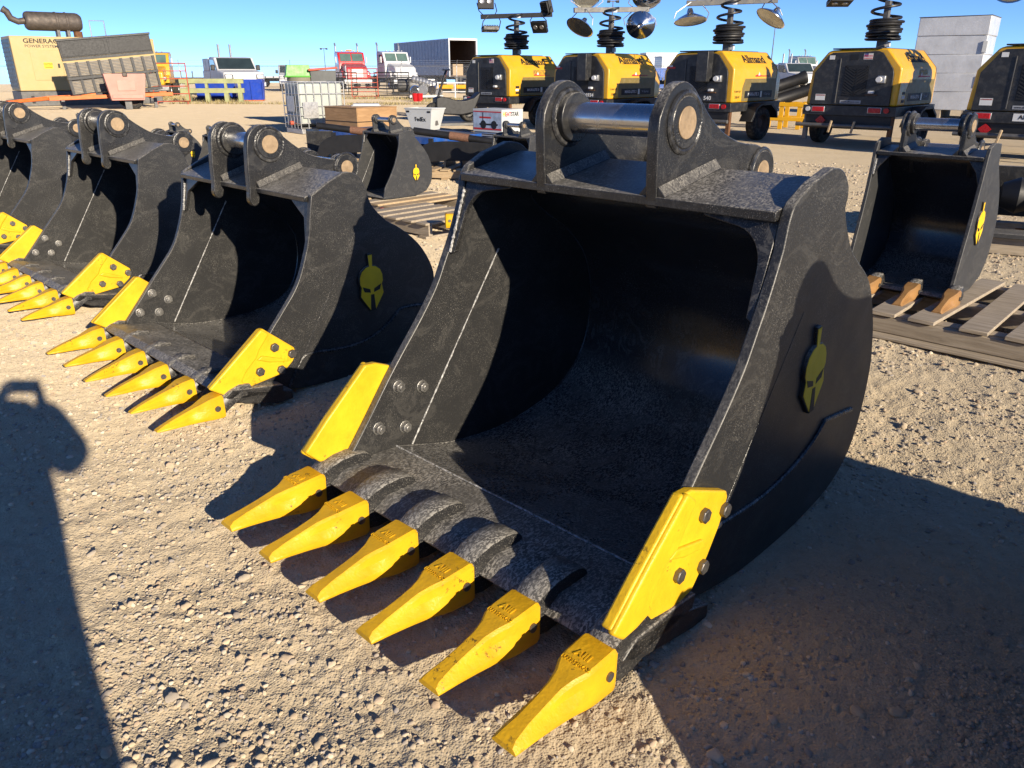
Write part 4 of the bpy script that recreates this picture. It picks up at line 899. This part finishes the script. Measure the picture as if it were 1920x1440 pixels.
# ------------------------------------------------------------------ far side of the yard
def truck(label, loc, heading, paint, kind='semi', scale=1.0, stacks=True, light=None):
    t = thing('truck', label, 'truck', loc, -R(heading), 'trucks parked along the far fence', scale=scale)
    if kind == 'semi':
        W = 1.15; cabp = [(-1.4,.9),(-1.4,2.95),(-1.1,3.05),(.15,2.95),(.62,2.15),(.66,.9)]
        MB().prism(cabp, -W, W).build('cab', paint, t, bevel=.06, seg=3)
        MB().prism([(.60,.75),(.60,2.10),(2.0,1.92),(2.55,1.70),(2.62,.80)], -.92, .92).build('hood', paint, t, bevel=.12, seg=4)
        MB().add([(-.98,.262,2.83),(.98,.262,2.83),(.98,.595,2.24),(-.98,.595,2.24)], [(0,1,2,3)]); 
        ws_ = MB().add([(x*1.0,.205+.03+y,z+.02) for x,y,z in ((-.98,.0,2.84),(-.04,.0,2.84),(-.04,.375,2.22),(-.98,.375,2.22))], [(0,1,2,3)]); ws_.add([(x,.235+y,z+.02) for x,y,z in ((.04,.0,2.84),(.98,.0,2.84),(.98,.375,2.22),(.04,.375,2.22))], [(0,1,2,3)]); ws_.build('windscreen', GREENGLASS, t, kind='stuff')
        for s in (-1,1):
            MB().prism([(-.75,2.05),(-.75,2.75),(.02,2.75),(.35,2.15),(.35,2.05)], s*(W-.01), s*(W+.006)).build('side_window', GLASS, t)
            MB().obox((s*.92,2.30,1.25),(.30,.5,.24)).build('headlamp', SILV, t, bevel=.05); MB().obox((s*(W+.18),.25,2.35),(.10,.14,.50)).build('mirror', WHT, t, bevel=.03)
            MB().prism([(1.0,.95),(1.15,1.35),(1.6,1.48),(2.05,1.35),(2.2,.95)], s*.90, s*1.22).build('fender', paint, t, bevel=.04)
            wheel(t, (s*1.05,1.6,.5), .5, .30, (s,0,0), SILV); wheel(t, (s*.95,-2.6,.5), .5, .5, (s,0,0), SILV)
            if stacks: MB().tube([(s*.98,-1.55,1.0),(s*.98,-1.55,3.5),(s*.98,-1.75,3.72)], .075, 10).build('exhaust_stack', SILV, t)
        MB().box(-.48,.48,2.56,2.66,.95,1.66).build('grille', SILV, t, bevel=.02); MB().box(-1.2,1.2,2.62,2.80,.45,.80).build('bumper', SILV, t, bevel=.04)
        MB().box(-.45,.45,-4.2,1.5,.55,.75).build('chassis', BLKPL, t)
        for i in range(5): MB().obox((-.7+.35*i,-.1,3.07),(.12,.10,.07)).build('roof_lamp', YINK if light else SILV, t, bevel=.02)
        if light: MB().obox((0,-.5,3.12),(.5,.2,.12)).build('beacon', light, t, bevel=.03)
    else:
        W = .98; MB().prism([(-1.1,.55),(-1.1,1.85),(-.9,1.92),(.30,1.88),(.95,1.28),(2.35,1.18),(2.45,.55)], -W, W).build('cab', paint, t, bevel=.08, seg=3)
        MB().add([(x,.36+y,z) for x,y,z in ((-.85,.0,1.855),(.85,.0,1.855),(.90,.56,1.33),(-.90,.56,1.33))], [(0,1,2,3)]).build('windscreen', GLASS, t)
        MB().box(-W,W,-3.2,-1.15,.75,1.25).build('bed', paint, t, bevel=.03)
        MB().box(-W,W,-2.9,-1.2,1.25,1.85).build('tool_box', WHT, t, bevel=.02); MB().box(-W-.004,W+.004,-2.06,-2.03,1.3,1.82).build('door_gap', GREYP, t)
        for s in (-1,1):
            MB().prism([(-.85,1.30),(-.80,1.78),(.20,1.76),(.70,1.30)], s*(W-.01), s*(W+.006)).build('side_window', GLASS, t)
            MB().obox((s*.76,2.42,.98),(.36,.10,.24)).build('headlamp', SILV, t, bevel=.04); MB().obox((s*(W+.14),.62,1.40),(.20,.10,.26)).build('mirror', BLKPL, t, bevel=.03)
            wheel(t, (s*.86,1.55,.42), .42, .26, (s,0,0), SILV); wheel(t, (s*.86,-2.0,.42), .42, .26, (s,0,0), SILV)
            if stacks: MB().cyl((s*.3,-1.7,1.8),(s*.3,-1.7,2.55),.06,n=10).build('exhaust_stack', SILV, t)
        MB().box(-.56,.56,2.43,2.49,.80,1.10).build('grille', SILV, t, bevel=.02); MB().box(-1.0,1.0,2.44,2.60,.50,.74).build('bumper', SILV, t, bevel=.04)
    return t
truck('red highway truck with an amber roof beacon behind the pipe gate panels', pos(660,73), 158, RED, 'semi', 1.0, True, ORNG)
truck('white highway truck with a chrome exhaust stack in front of the grey van trailer', pos(742,72), 152, WHT, 'semi', 1.0)
truck('white service truck with tool boxes and twin exhaust stacks behind the blue hopper', pos(440,50), 150, WHT, 'pickup', 1.16)
truck('white pickup truck partly hidden behind the caged white tank', pos(548,66), 165, WHT, 'pickup', 1.0, False)
truck('yellow truck with a tall cab behind the tilted screen deck', pos(292,50), 165, YP, 'semi', .82, False)
truck('white work truck far beyond the light tower ending 540', pos(1490,62), 175, WHT, 'pickup', 1.05)
# van trailer with open rear doors facing the yard
p0 = pos(843, 74); vt = thing('van_trailer', 'grey-blue box trailer with its rear open, beyond the wire fence', 'trailer', p0+Vector((1.25,0,0)), R(28))
MB().box(-1.3,-1.26,0,14,1.1,4.05).build('side_skin', TRL, vt); MB().box(1.26,1.3,0,14,1.1,4.05).build('side_skin', TRL, vt); MB().box(-1.3,1.3,0,14,4.052,4.10).build('roof', WHT, vt); MB().box(-1.3,1.3,0,14,1.0,1.098).build('floor', WOODD, vt)
MB().box(-1.25,1.25,13.8,13.95,1.1,4.05).build('front_wall', WOODD, vt)
for x in (-1.24,1.24): MB().box(x-.012,x+.012,.06,13.7,1.1,4.0).build('lining', WOODD, vt)
for s in (-1,1): MB().box(s*1.34-.05,s*1.34+.05,-.04,.06,1.0,4.12).build('door_post', SILV, vt)
MB().box(-1.28,1.28,-.04,.04,3.95,4.12).build('header', WHT, vt)
for i in range(18): MB().box(-1.312,-1.301,.4+.75*i,.45+.75*i,1.1,4.0).build('side_rib', TRL, vt)
for y in (2.0,3.3,12): wheel(vt, (-1.1,y,.5), .5, .3, (1,0,0), SILV); wheel(vt, (1.1,y,.5), .5, .3, (1,0,0), SILV)
MB().box(-.4,.4,.5,13.5,.75,.99).build('chassis', BLKPL, vt)
ch = thing('wooden_crate', 'tan wooden crate inside the open van trailer', 'crate', vt.matrix_basis @ Vector((-.3,.9,1.1)), R(28))
for a in ((-.5,.5,-.4,-.37),(-.5,.5,.37,.40)): MB().box(*a,.0,.9).build('panel', WOODY, ch)
for x in (-.5,.47): MB().box(x,x+.03,-.37,.37,.0,.9).build('panel', WOODY, ch)
MB().box(-.5,.5,-.4,.4,.901,.93).build('lid', WOODY, ch)
# generator enclosure
g = thing('generator', 'cream generator enclosure lettered GENERAC POWER SYSTEMS with a big roof muffler', 'generator', pos(22,36)+Vector((2.05,1.75,0)), R(40))
MB().box(-2.6,3.2,-1.0,1.0,.62,2.80).build('enclosure', BEIGE, g, bevel=.03); MB().box(-2.62,3.2,-1.02,1.02,.0,.60).build('skid_base', GREYP, g, bevel=.02)
for a in ((-1.95,-.80),(-.78,.30)):
    d_ = MB().box(a[0],a[1],-1.02,-1.002,1.05,2.25).build('door', BEIGE, g, bevel=.008)
    if a[0] < -1: MB().box(-.98,-.90,-1.05,-1.018,1.55,1.72).build('latch', BLKPL, d_, bevel=.01); MB().box(-1.52,-1.18,-1.026,-1.019,1.52,1.76).build('warning_sign', YINK, d_); text_on(d_, 'CAUTION', .075, (-1.35,-1.028,1.70), BACK, UPV, INK, .0008, .02); MB().box(-1.48,-1.22,-1.029,-1.0265,1.56,1.58).build('print', INK, d_)
text_on(g, 'GENERAC', .25, (-1.45,-1.003,2.60), BACK, UPV, INK, .001, .02, 1.2); text_on(g, 'POWER SYSTEMS', .155, (-1.42,-1.003,2.40), BACK, UPV, CHAR, .001, .008, 1.15)
MB().box(-2.625,-2.602,-.92,.92,.75,2.68).build('radiator_screen', CHAR, g)
for i in range(11): MB().box(-2.64,-2.626,-.92,.92,.80+.17*i,.84+.17*i).build('louvre', GREYP, g)
for x in (-2.2,1.0): MB().box(x-.06,x+.06,-1.05,-1.021,.12,.42).build('lifting_eye', BLKPL, g, bevel=.03)
mf = MB().lathe([(0,0),(.30,.0),(.36,.06),(.38,.15),(.38,2.0),(.36,2.1),(.28,2.2),(0,2.22)], (-1.75,-.2,3.42), (1,0,0), 28).build('muffler', MUFF, g)
for x in (-.55,-.15): MB().lathe([(.385,-.05),(.40,-.03),(.40,.03),(.385,.05)], (x,-.2,3.42), (1,0,0), 28).build('muffler_band', MUFF, mf); MB().box(x-.06,x+.06,-.4,0,2.80,3.10).build('muffler_foot', GREYP, mf)
MB().cyl((.25,-.2,2.8),(.25,-.2,3.05),.18,n=18).build('flange', RUST, mf)
MB().tube([(-1.75,-.2,3.42),(-2.0,-.2,3.38),(-2.25,-.2,3.50),(-2.35,-.2,3.75),(-2.5,-.2,3.86)], [.13,.13,.14,.14,.15], 14).build('exhaust_pipe', MUFF, mf)
lf = MB(); [lf.cyl(a, b, .025, n=8) for a, b in (((.7,-.6,2.8),(.7,-.6,3.5)),((1.3,-.6,2.8),(1.3,-.6,3.5)))]; MB().tube([(.7,-.6,2.8),(.7,-.6,3.5),(1.3,-.6,3.5),(1.3,-.6,2.8)], .025, 8).build('roof_rail', SILV, g)
# tilted screen deck on a plant trailer
sdk = thing('screen_deck', 'tilted black screening deck with two rows of slatted wire panels', 'screen deck', pos(219,33.5)+Vector((0,0,.62)), 0, rot=(0,R(-5.5),R(32)))
W2 = 1.68
MB().box(-W2,W2,0,.35,1.42,2.02).build('top_panel', BLKPL, sdk, bevel=.01); MB().box(-W2-.04,W2+.04,-.03,.38,2.022,2.10).build('top_rail', CHAR, sdk, bevel=.01)
for x in (-.84,.84): MB().box(x-.78,x+.78,-.012,-.001,1.46,1.97).build('cover_plate', BLKPL, sdk, bevel=.006)
for z in (1.36,.66,.0): MB().box(-W2,W2,-.06,.36,z-.055,z+.0545).build('cross_rail', CHAR, sdk, bevel=.008)
for rz_ in (.70,.05):
    for i in range(9): x = -W2+.06+i*(2*W2-.12)/8; MB().box(x-.045,x+.045,-.05,.34,rz_+.02,rz_+.55).build('divider', CHAR, sdk)
    for i in range(8):
        x = -W2+.06+(i+.5)*(2*W2-.12)/8; pn_2 = MB().box(x-.16,x+.16,.06,.08,rz_+.03,rz_+.54).build('wire_panel', WOODD, sdk)
        m = MB()
        for k in range(9): m.box(x-.16,x+.16,.03,.055,rz_+.045+.055*k,rz_+.072+.055*k)
        m.build('panel_slats', GREENB if False else GREYP, pn_2, kind='stuff')
        pn_2.data.materials[0] = BEIGE if False else WOODG
tr = thing('plant_trailer', 'orange low plant trailer with a single visible tyre under the screen deck', 'trailer', pos(200,33.4), R(32))
for y in (-.75,.75): MB().bar((-2.2,y,.42),(2.3,y,.55),.10,.14).build('side_beam', ORNG, tr, bevel=.01)
MB().tube([(-2.2,-.75,.42),(-3.6,0,.30),(-2.2,.75,.42)], .06, 8).build('drawbar', ORNG, tr); MB().obox((-3.7,0,.28),(.5,.14,.12)).build('coupling', ORNG, tr, bevel=.02)
for x in (-1.5,.0,1.5): MB().bar((x,-.75,.45),(x,.75,.45),.08,.10).build('cross_beam', ORNG, tr)
for s in (-1,1): wheel(tr, (.75,s*.98,.36), .36, .24, (0,s,0)); MB().obox((-.8,s*.7,.5),(.5,.14,.16),(0,R(-8),0)).build('ramp_bracket', ORNG, tr, bevel=.01)
for x in (-1.7,1.7): MB().box(x-.06,x+.06,-.06,.06,.0,.48).build('prop', GREYP, tr)
hd_ = thing('plastic_hood', 'sun-faded pink plastic hood propped in front of the screen deck', 'machine hood', tr.matrix_basis @ Vector((.50,-1.35,.34)), R(33))
taper(.60,.16,.76,.20,.98,.04).build('shell', PINK, hd_, bevel=.05, seg=3)
MB().obox((0,-.185,.55),(.66,.03,.40)).build('raised_panel', PINK, hd_, bevel=.02); MB().obox((0,-.17,.14),(1.15,.06,.16)).build('lower_lip', PINK, hd_, bevel=.03); MB().obox((0,-.215,.95),(.18,.06,.16)).build('lamp', MUFF, hd_, bevel=.04)
MB().box(-.12,.12,.02,.14,-.34,.0).build('support', GREYP, hd_)
# pipe gates
def gate(label, loc, rz, w, h, mat, bars=5, vert=0):
    t = thing('gate_panel', label, 'gate panel', loc, rz, 'pipe gate panels standing on the far gravel')
    MB().tube([(-w/2,0,.12),(w/2,0,.12),(w/2,0,h),(-w/2,0,h)], .035, 8, True).build('frame', mat, t)
    for i in range(bars): z = .12+(h-.12)*(i+1)/(bars+1); MB().cyl((-w/2,0,z),(w/2,0,z),.02,n=8).build('rail', mat, t)
    for i in range(vert): x = -w/2+w*(i+1)/(vert+1); MB().cyl((x,0,.12),(x,0,h),.02,n=8).build('upright', mat, t)
    for x in (-w/2+.1,w/2-.1): MB().box(x-.03,x+.03,-.3,.3,.0,.05).build('foot', mat, t); MB().cyl((x,0,.05),(x,0,.12),.02,n=8).build('foot_post', mat, t)
    return t
gate('tall faded red pipe gate panel leaning beside the screen deck', pos(318,38), R(20), 1.5, 1.75, REDP, 4)
gate('faded red pipe gate panel in front of the red truck', pos(683,46), R(4), 1.45, 1.55, REDP, 5)
gate('black grid gate panel between the red pipe gate and the white highway truck', pos(735,48), R(-6), 2.0, 1.35, BLKPL, 6, 2)
gate('black grid gate panel in front of the red truck cab', pos(648,49), R(8), 1.3, 1.35, BLKPL, 6, 4)
# pale green beams, blue hopper, blue bin
gb = thing('steel_trestle', 'pale green steel trestle of stacked beams in front of the white service truck', 'trestle', pos(398,40.5), R(10))
for z in (.42,.86): MB().box(-1.55,1.45,-.12,.12,z,z+.22).build('beam', GREENB, gb, bevel=.01)
for x in (-1.2,-.3,.6,1.25): MB().box(x-.10,x+.10,-.2,.2,.0,.42).build('leg', GREENB, gb); MB().box(x-.06,x+.06,-.13,.13,.64,.86).build('spacer', GREENB, gb)
bh = thing('blue_hopper', 'bright blue steel hopper lying behind the pale green trestle', 'hopper', pos(425,43.5), R(12)); MB().prism([(-.6,.15),(.6,.15),(.72,.78),(.5,.92),(-.72,.92)], -1.5, .45).build('tub', BLUEP, bh, bevel=.03); MB().cyl((-1.55,-.7,.98),(.5,-.7,.98),.09,n=12).build('tube_rail', BLUEP, bh); MB().box(-1.6,.5,-.4,.4,.0,.149).build('base', GREYP, bh)
bb = thing('blue_bin', 'bright blue square steel bin with a flared rim beside the white service truck', 'bin', pos(472,42.5), R(10)); taper(.50,.5,.57,.56,.98,.03).build('tub', BLUEP, bb, bevel=.01, loc=(0,0,.05)); MB().box(-.5,.5,-.48,.48,.0,.05).build('base', ORNG, bb)
for x in (-.56,.0,.56): MB().obox((x,-.56,.50),(.05,.06,.85),(R(3),0,0)).build('stiffener', BLUEP, bb)
# barrels and bins behind the caged tank
br = thing('drum', 'grimy plastic drum topped by a green tub behind the caged tank', 'drum', pos(563,23.2)); MB().lathe([(0,0),(.30,0),(.33,.05),(.32,.3),(.34,.33),(.32,.36),(.33,.8),(.36,.98),(.36,1.24),(0,1.24)], (0,0,0), (0,0,1), 24).build('barrel', pm('grimy_drum', (.23,.21,.15), .7, 0, .2, 4), br)
gt = thing('green_tub', 'green plastic tub tipped upside down on the drum', 'tub', br.location+Vector((-.05,0,1.245)), R(20)); taper(.36,.27,.30,.22,.32,.02).build('shell', LIME, gt, bevel=.04, seg=3); MB().tube([(-.37,-.28,.02),(.37,-.28,.02),(.37,.28,.02),(-.37,.28,.02)], .025, 6, True).build('rim', LIME, gt)
rb2 = thing('grey_bin', 'grey bin with a red lid behind the caged tank', 'bin', pos(606,23.4), R(15)); taper(.30,.28,.35,.33,1.42,.02).build('bin_body', pm('grey_bin_plastic', (.12,.125,.12), .5, 0, .2, 4), rb2, bevel=.02); MB().obox((0,0,1.46),(.80,.76,.06),(0,R(-4),0)).build('lid', REDP, rb2, bevel=.015)
# chrome machinery, pails, bench
cm = thing('pump_unit', 'bare metal pump with a fat corrugated hose near two red pails', 'pump', pos(798,45), R(10))
MB().lathe([(.16,0)]+[(.20 if i%2 else .16,.09*i) for i in range(1,14)]+[(.16,1.3)], (-.75,0,1.05), (1,0,-.25), 16).build('hose', SILV, cm)
for i, (x, z, r) in enumerate(((-.6,.45,.26),(-.15,.5,.30),(.35,.5,.28),(.7,.35,.2))): MB().lathe([(0,-.25),(r*.8,-.25),(r,-.1),(r,.1),(r*.8,.25),(0,.25)], (x,0,z), (.2,1,.1), 16).build('housing', SILV if i%2 else CHROME, cm)
MB().box(-.9,.9,-.3,.3,.10,.20).build('skid', WHT, cm)
for x in (-.75,.0,.75): MB().box(x-.05,x+.05,-.3,.3,.0,.10).build('foot', GREYP, cm)
for px in (777,786):
    q = thing('red_pail', 'small red pail on the dry grass in front of the bare metal pump', 'pail', pos(px,41.5), 0, 'red pails'); MB().lathe([(0,0),(.13,0),(.16,.36),(.165,.38),(.15,.37),(0,.37)], (0,0,0), (0,0,1), 18).build('pail_body', RED, q); MB().tube([(.16*math.cos(a),0,.36+.12*math.sin(a)) for a in np.linspace(0,math.pi,9)], .008, 6).build('handle', SILV, q)
bk = thing('work_bench', 'white steel bench holding yellow parts beyond the black scooter', 'bench', pos(853,46), R(5)); MB().box(-1.0,1.0,-.35,.35,.80,.86).build('top', WHT, bk); MB().box(-.95,.95,-.33,.33,.35,.39).build('shelf', WHT, bk)
for x in (-.95,.0,.95):
    for y in (-.3,.3): MB().box(x-.03,x+.03,y-.03,y+.03,.0,.80).build('leg', WHT, bk)
for x in (-.5,.45): q = thing('yellow_part', 'yellow machine part on the lower shelf of the white bench', 'machine part', bk.matrix_basis @ Vector((x,-.05,.39)), R(5), 'yellow parts on the bench'); MB().box(-.4,.4,-.2,.2,.12,.34).build('block', YP, q, bevel=.04); MB().box(-.3,.3,-.1,.1,0,.12).build('base', BLKPL, q)
# yellow frame and black pipes behind the third tower
yf = thing('yellow_tube_rack', 'yellow tube rack holding black pipes between two light towers', 'rack', pos(1478,21.5), R(-30))
for x in (-.45,.0,.45): MB().box(x-.05,x+.05,-.4,-.3,.0,.66).build('post', YP, yf); MB().box(x-.05,x+.05,.3,.4,.0,.66).build('post', YP, yf)
for z in (.20,.55): MB().box(-.6,.6,-.42,-.34,z,z+.10).build('rail', YP, yf, bevel=.01); MB().box(-.6,.6,.34,.42,z,z+.10).build('rail', YP, yf, bevel=.01)
for i, (x, z) in enumerate(((-.30,.82),(.10,.80),(-.12,1.08))):
    q = thing('black_pipe', 'fat black pipe lying across the yellow tube rack', 'pipe', yf.matrix_basis @ Vector((x,0,z)), R(-38), 'black pipes on the yellow rack'); o = MB(); o.lathe([(.15,-.62),(.17,-.60),(.15,-.5),(.145,.45),(.17,.5),(.17,.6),(.10,.61),(.10,-.62),(.15,-.62)], (0,0,0), (.75,.6,.30), 18); o.build('pipe_body', BLKPL, q)
# chain-link fence with barbed wire
fc = thing('chain_link_fence', 'galvanised chain-link fence topped with barbed wire along the far side', 'fence', (-8,60,0), 0)
fm = MB(); X0, X1 = -32, 24
for i in range(15):
    x = X0+i*4; MB().cyl((x,0,0),(x,0,1.80),.03,n=8).build('post', SILV, fc); MB().bar((x,0,1.80),(x+.1,-.30,2.18),.03,.03).build('barb_arm', SILV, fc)
MB().cyl((X0,0,1.78),(X1,0,1.78),.022,n=6).build('top_rail', SILV, fc)
for k in range(3): MB().tube([(X0+4*i+.05+.03*k, -.10-.09*k, 1.92+.115*k-.03*(i%2)) for i in range(15)], .006, 4).build('barbed_wire', SILV, fc)
for i in range(int((X1-X0)/.11)):
    x = X0+.11*i; fm.add([(x,.01,.05),(x+.008,.01,.05),(x+1.7+.008,.01,1.76),(x+1.7,.01,1.76)], [(0,1,2,3)]); fm.add([(x+1.7,.014,.05),(x+1.708,.014,.05),(x+.008,.014,1.76),(x,.014,1.76)], [(0,1,2,3)])
fm.build('wire_mesh', SILV, fc, kind='stuff')
# flood-light poles
for px, Y, h, lb in ((1143,95,8.6,'thin flood-light pole seen between two light towers with yellow hoods'),(1442,110,7.0,'thin flood-light pole behind the light tower ending 540'),(612,150,5.2,'thin yard pole with a crossarm beyond the red truck')):
    q = thing('light_pole', lb, 'light pole', pos(px,Y), 0, 'yard light poles'); MB().cyl((0,0,-.6),(0,0,h),.09,.05,10).build('pole', GREYP, q); MB().box(-.55,.55,-.05,.05,h,h+.10).build('crossarm', GREYP, q)
    for s in (-1,1): MB().obox((s*.5,-.1,h+.02),(.35,.3,.14),(R(-30),0,0)).build('lamp_head', GREYP, q)
# far buildings and containers low on the horizon
for px, Y, w, h, m, lb in ((1232,90,3.4,3.2,WHT,'white site cabin far behind the towers'),(1205,70,4.5,1.6,BLUEL,'long blue steel container far behind the towers'),(1262,75,3,2.6,SILV,'silver tank body behind the light tower ending 540')):
    q = thing('site_container', lb, 'container', pos(px,Y), R(6)); MB().box(-w/2,w/2,-1.2,1.2,.12,h).build('body', m, q, bevel=.02); MB().box(-w/2-.05,w/2+.05,-1.25,1.25,h+.001,h+.08).build('roof', m, q)
    for x in (-w/2+.2,w/2-.2): MB().box(x-.15,x+.15,-1.1,1.1,.0,.12).build('skid', GREYP, q)
    for i in range(int(w/.4)): MB().box(-w/2+.2+.4*i,-w/2+.26+.4*i,-1.23,-1.201,.2,h-.1).build('rib', m, q)
# dry grass along the far edge of the gravel
rs = np.random.RandomState(4); n = 15000; gx = rs.uniform(-30,6,n); gy = 37+10*rs.rand(n)**1.3+.12*np.abs(gx+5); dens = vnoise(gx*.35, gy*.5, 8); k = dens > .38; gx, gy = gx[k], gy[k]; n = len(gx)
hh = .08+.22*rs.rand(n)*vnoise(gx*.6, gy*.6, 9); ww = .012+.012*rs.rand(n); lean = (rs.rand(n,2)-.5)*.22; a = rs.rand(n)*3.14
V = np.stack([np.stack([gx-ww*np.cos(a), gy-ww*np.sin(a), np.zeros(n)],-1), np.stack([gx+ww*np.cos(a), gy+ww*np.sin(a), np.zeros(n)],-1), np.stack([gx+lean[:,0], gy+lean[:,1], hh],-1)], 1).reshape(-1,3); V[:,2] -= .006
GRASS = pm('dry_grass', (.40,.32,.14), .8, 0, .35, 1.5)
tag(link('dry_grass', np_mesh('dry_grass', V, np.arange(3*n).reshape(-1,3), GRASS)), 'sparse dry yellow grass along the far edge of the gravel', 'grass', None, 'stuff')

# more of the far clutter: flatbed trailers, skids and racks strung along the fence
def flatbed(label, loc, rz, L, col, load):
    t = thing('flatbed_trailer', label, 'trailer', loc, rz, 'flatbed trailers along the far fence'); MB().box(-L/2,L/2,-1.1,1.1,.85,1.0).build('deck', col, t); MB().box(-L/2,L/2,-.35,.35,.55,.849).build('chassis', BLKPL, t)
    for x in (-L/2+.8,-L/2+1.9,L/2-1.0):
        for s in (-1,1): wheel(t, (x,s*.95,.42), .42, .28, (0,s,0), SILV)
    MB().box(L/2-.06,L/2,-1.1,1.1,1.001,1.7).build('headboard', col, t)
    for i in range(int(L/.8)): MB().box(-L/2+.4+.8*i-.04,-L/2+.4+.8*i+.04,-1.14,-1.101,.80,1.45 if load else 1.02).build('stake', GREYP, t)
    return t
flatbed('grey flatbed trailer with tall stakes behind the white highway truck', pos(690,90), R(8), 9, GREYP, True)
flatbed('rusty flatbed trailer beyond the pale green trestle', pos(350,62), R(14), 6, RUST, True)
flatbed('white flatbed trailer beyond the white service truck', pos(520,80), R(-6), 7, WHT, False)
flatbed('blue flatbed trailer far behind the light tower ending 36934', pos(1240,60), R(5), 6, BLUEL, False)
truck('white tanker tractor beyond the bare metal pump', pos(790,95), 160, WHT, 'semi', 1.0)
truck('pale grey highway truck far behind the yellow tube rack', pos(1505,85), 165, SILV, 'semi', .95)
for i, (px, Y, lb) in enumerate(((600,52,'dark steel skid frame behind the caged white tank'),(765,55,'dark steel skid frame beside the bare metal pump'),(885,58,'dark steel skid frame beyond the white bench'))):
    q = thing('skid_frame', lb, 'skid frame', pos(px,Y), R(10*i), 'steel skid frames'); 
    for y in (-.6,.6): MB().box(-1.1,1.1,y-.05,y+.05,.0,.14).build('runner', CHAR, q)
    for x in (-1.0,.0,1.0):
        for y in (-.6,.6): MB().box(x-.04,x+.04,y-.04,y+.04,.14,1.0).build('post', CHAR, q)
    for y in (-.6,.6): MB().box(-1.1,1.1,y-.04,y+.04,1.001,1.08).build('rail', CHAR, q)
    MB().lathe([(0,-.7),(.36,-.7),(.40,-.6),(.40,.6),(.36,.7),(0,.7)], (0,0,.56), (1,0,0), 18).build('vessel', GREYP if i else SILV, q)

# ------------------------------------------------------------------ the photographer, behind the lens; only the shadow is in the picture
CLOTH = pm('dark_jacket_cloth', (.035,.04,.055), .85, 0, .15, 30); SKIN = pm('skin', (.55,.33,.24), .5, 0, .05); HAIR = pm('brown_hair', (.06,.035,.02), .7, 0, .3, 60)
def skinned(name, verts, edges, radii, mat, parent, root=0, sub=2):
    me = bpy.data.meshes.new(name); me.from_pydata([Vector(v) for v in verts], edges, []); o = link(name, me, parent)
    o.modifiers.new('skin', 'SKIN'); sv = me.skin_vertices[0].data
    for i, r in enumerate(radii): sv[i].radius = (r, r) if not hasattr(r, '__len__') else r
    sv[root].use_root = True; me.materials.append(mat); m = o.modifiers.new('sub', 'SUBSURF'); m.levels = m.render_levels = sub; return o
man = thing('person', 'person in dark clothes standing and holding a phone out at chest height', 'person', (.08,-.50,0), 0)
V = [(0,0,.95),(.02,.0,1.12),(.01,.0,1.36),(0,.0,1.46),(0,.01,1.53),(0,.02,1.63),(0,.02,1.72),   # pelvis .. head top
     (-.19,.0,1.42),(-.28,.12,1.22),(-.17,.40,1.31),(.19,.0,1.42),(.31,.10,1.23),(.03,.40,1.31),
     (-.11,0,.90),(-.13,.02,.50),(-.14,-.03,.08),(-.15,.13,.03),(.12,0,.90),(.14,.02,.50),(.14,-.03,.08),(.15,.13,.03)]
Eg = [(0,1),(1,2),(2,3),(3,4),(4,5),(5,6),(2,7),(7,8),(8,9),(2,10),(10,11),(11,12),(0,13),(13,14),(14,15),(15,16),(0,17),(17,18),(18,19),(19,20)]
rd = [(.21,.15),(.25,.17),(.21,.15),(.09,.08),.058,(.078,.095),(.07,.085),.10,.08,.065,.10,.08,.065,.15,.135,.10,.05,.12,.10,.075,.05]
skinned('body', V, Eg, rd, CLOTH, man)
hv, he, hr = [], [], []
for s in (-1,1):
    b = len(hv); w = (s*.11-.03*0,.40,1.30); hv.append(w); hr.append(.03); hv.append((s*.090,.435,1.335)); hr.append(.034); he.append((b,b+1))
    for i, (dx, L) in enumerate(((0,.07),(.0,.08),(.0,.075),(.0,.06))):
        z = 1.315+.020*i; k = len(hv); hv += [(s*.082,.452,z+.03),(s*.070,.478,z+.032),(s*.062,.482-.01*(i%2),z+.034)]; hr += [.009,.0085,.008]; he += [(b+1,k),(k,k+1),(k+1,k+2)]
    k = len(hv); hv += [(s*.075,.44,1.36),(s*.058,.446,1.385)]; hr += [.011,.009]; he += [(b+1,k),(k,k+1)]
for s, o0 in ((-1,0),(1,len(hv)//2)):
    m = len(hv)//2; idxs = range(o0, o0+m); e2 = [(a-o0, b_-o0) for a, b_ in he if a in idxs]
    skinned('hand', [(hv[i][0]-.08, hv[i][1], hv[i][2]) for i in idxs], e2, [hr[i] for i in idxs], SKIN, man, 0, 1)
MB().lathe([(.001,.115),(.05,.108),(.085,.07),(.098,.02),(.095,-.03),(.08,-.06)], (0,.01,1.66), (0,-.2,1), 20).build('hair', HAIR, man)
ph = thing('phone', 'dark phone held upright by the person in dark clothes', 'phone', (0,-.016,1.38), 0); MB().box(-.078,.078,-.004,.004,-.036,.036).build('phone_body', BLKPL, ph, bevel=.003); MB().box(-.074,.074,-.0052,-.0041,-.033,.033).build('screen', GLASS, ph)
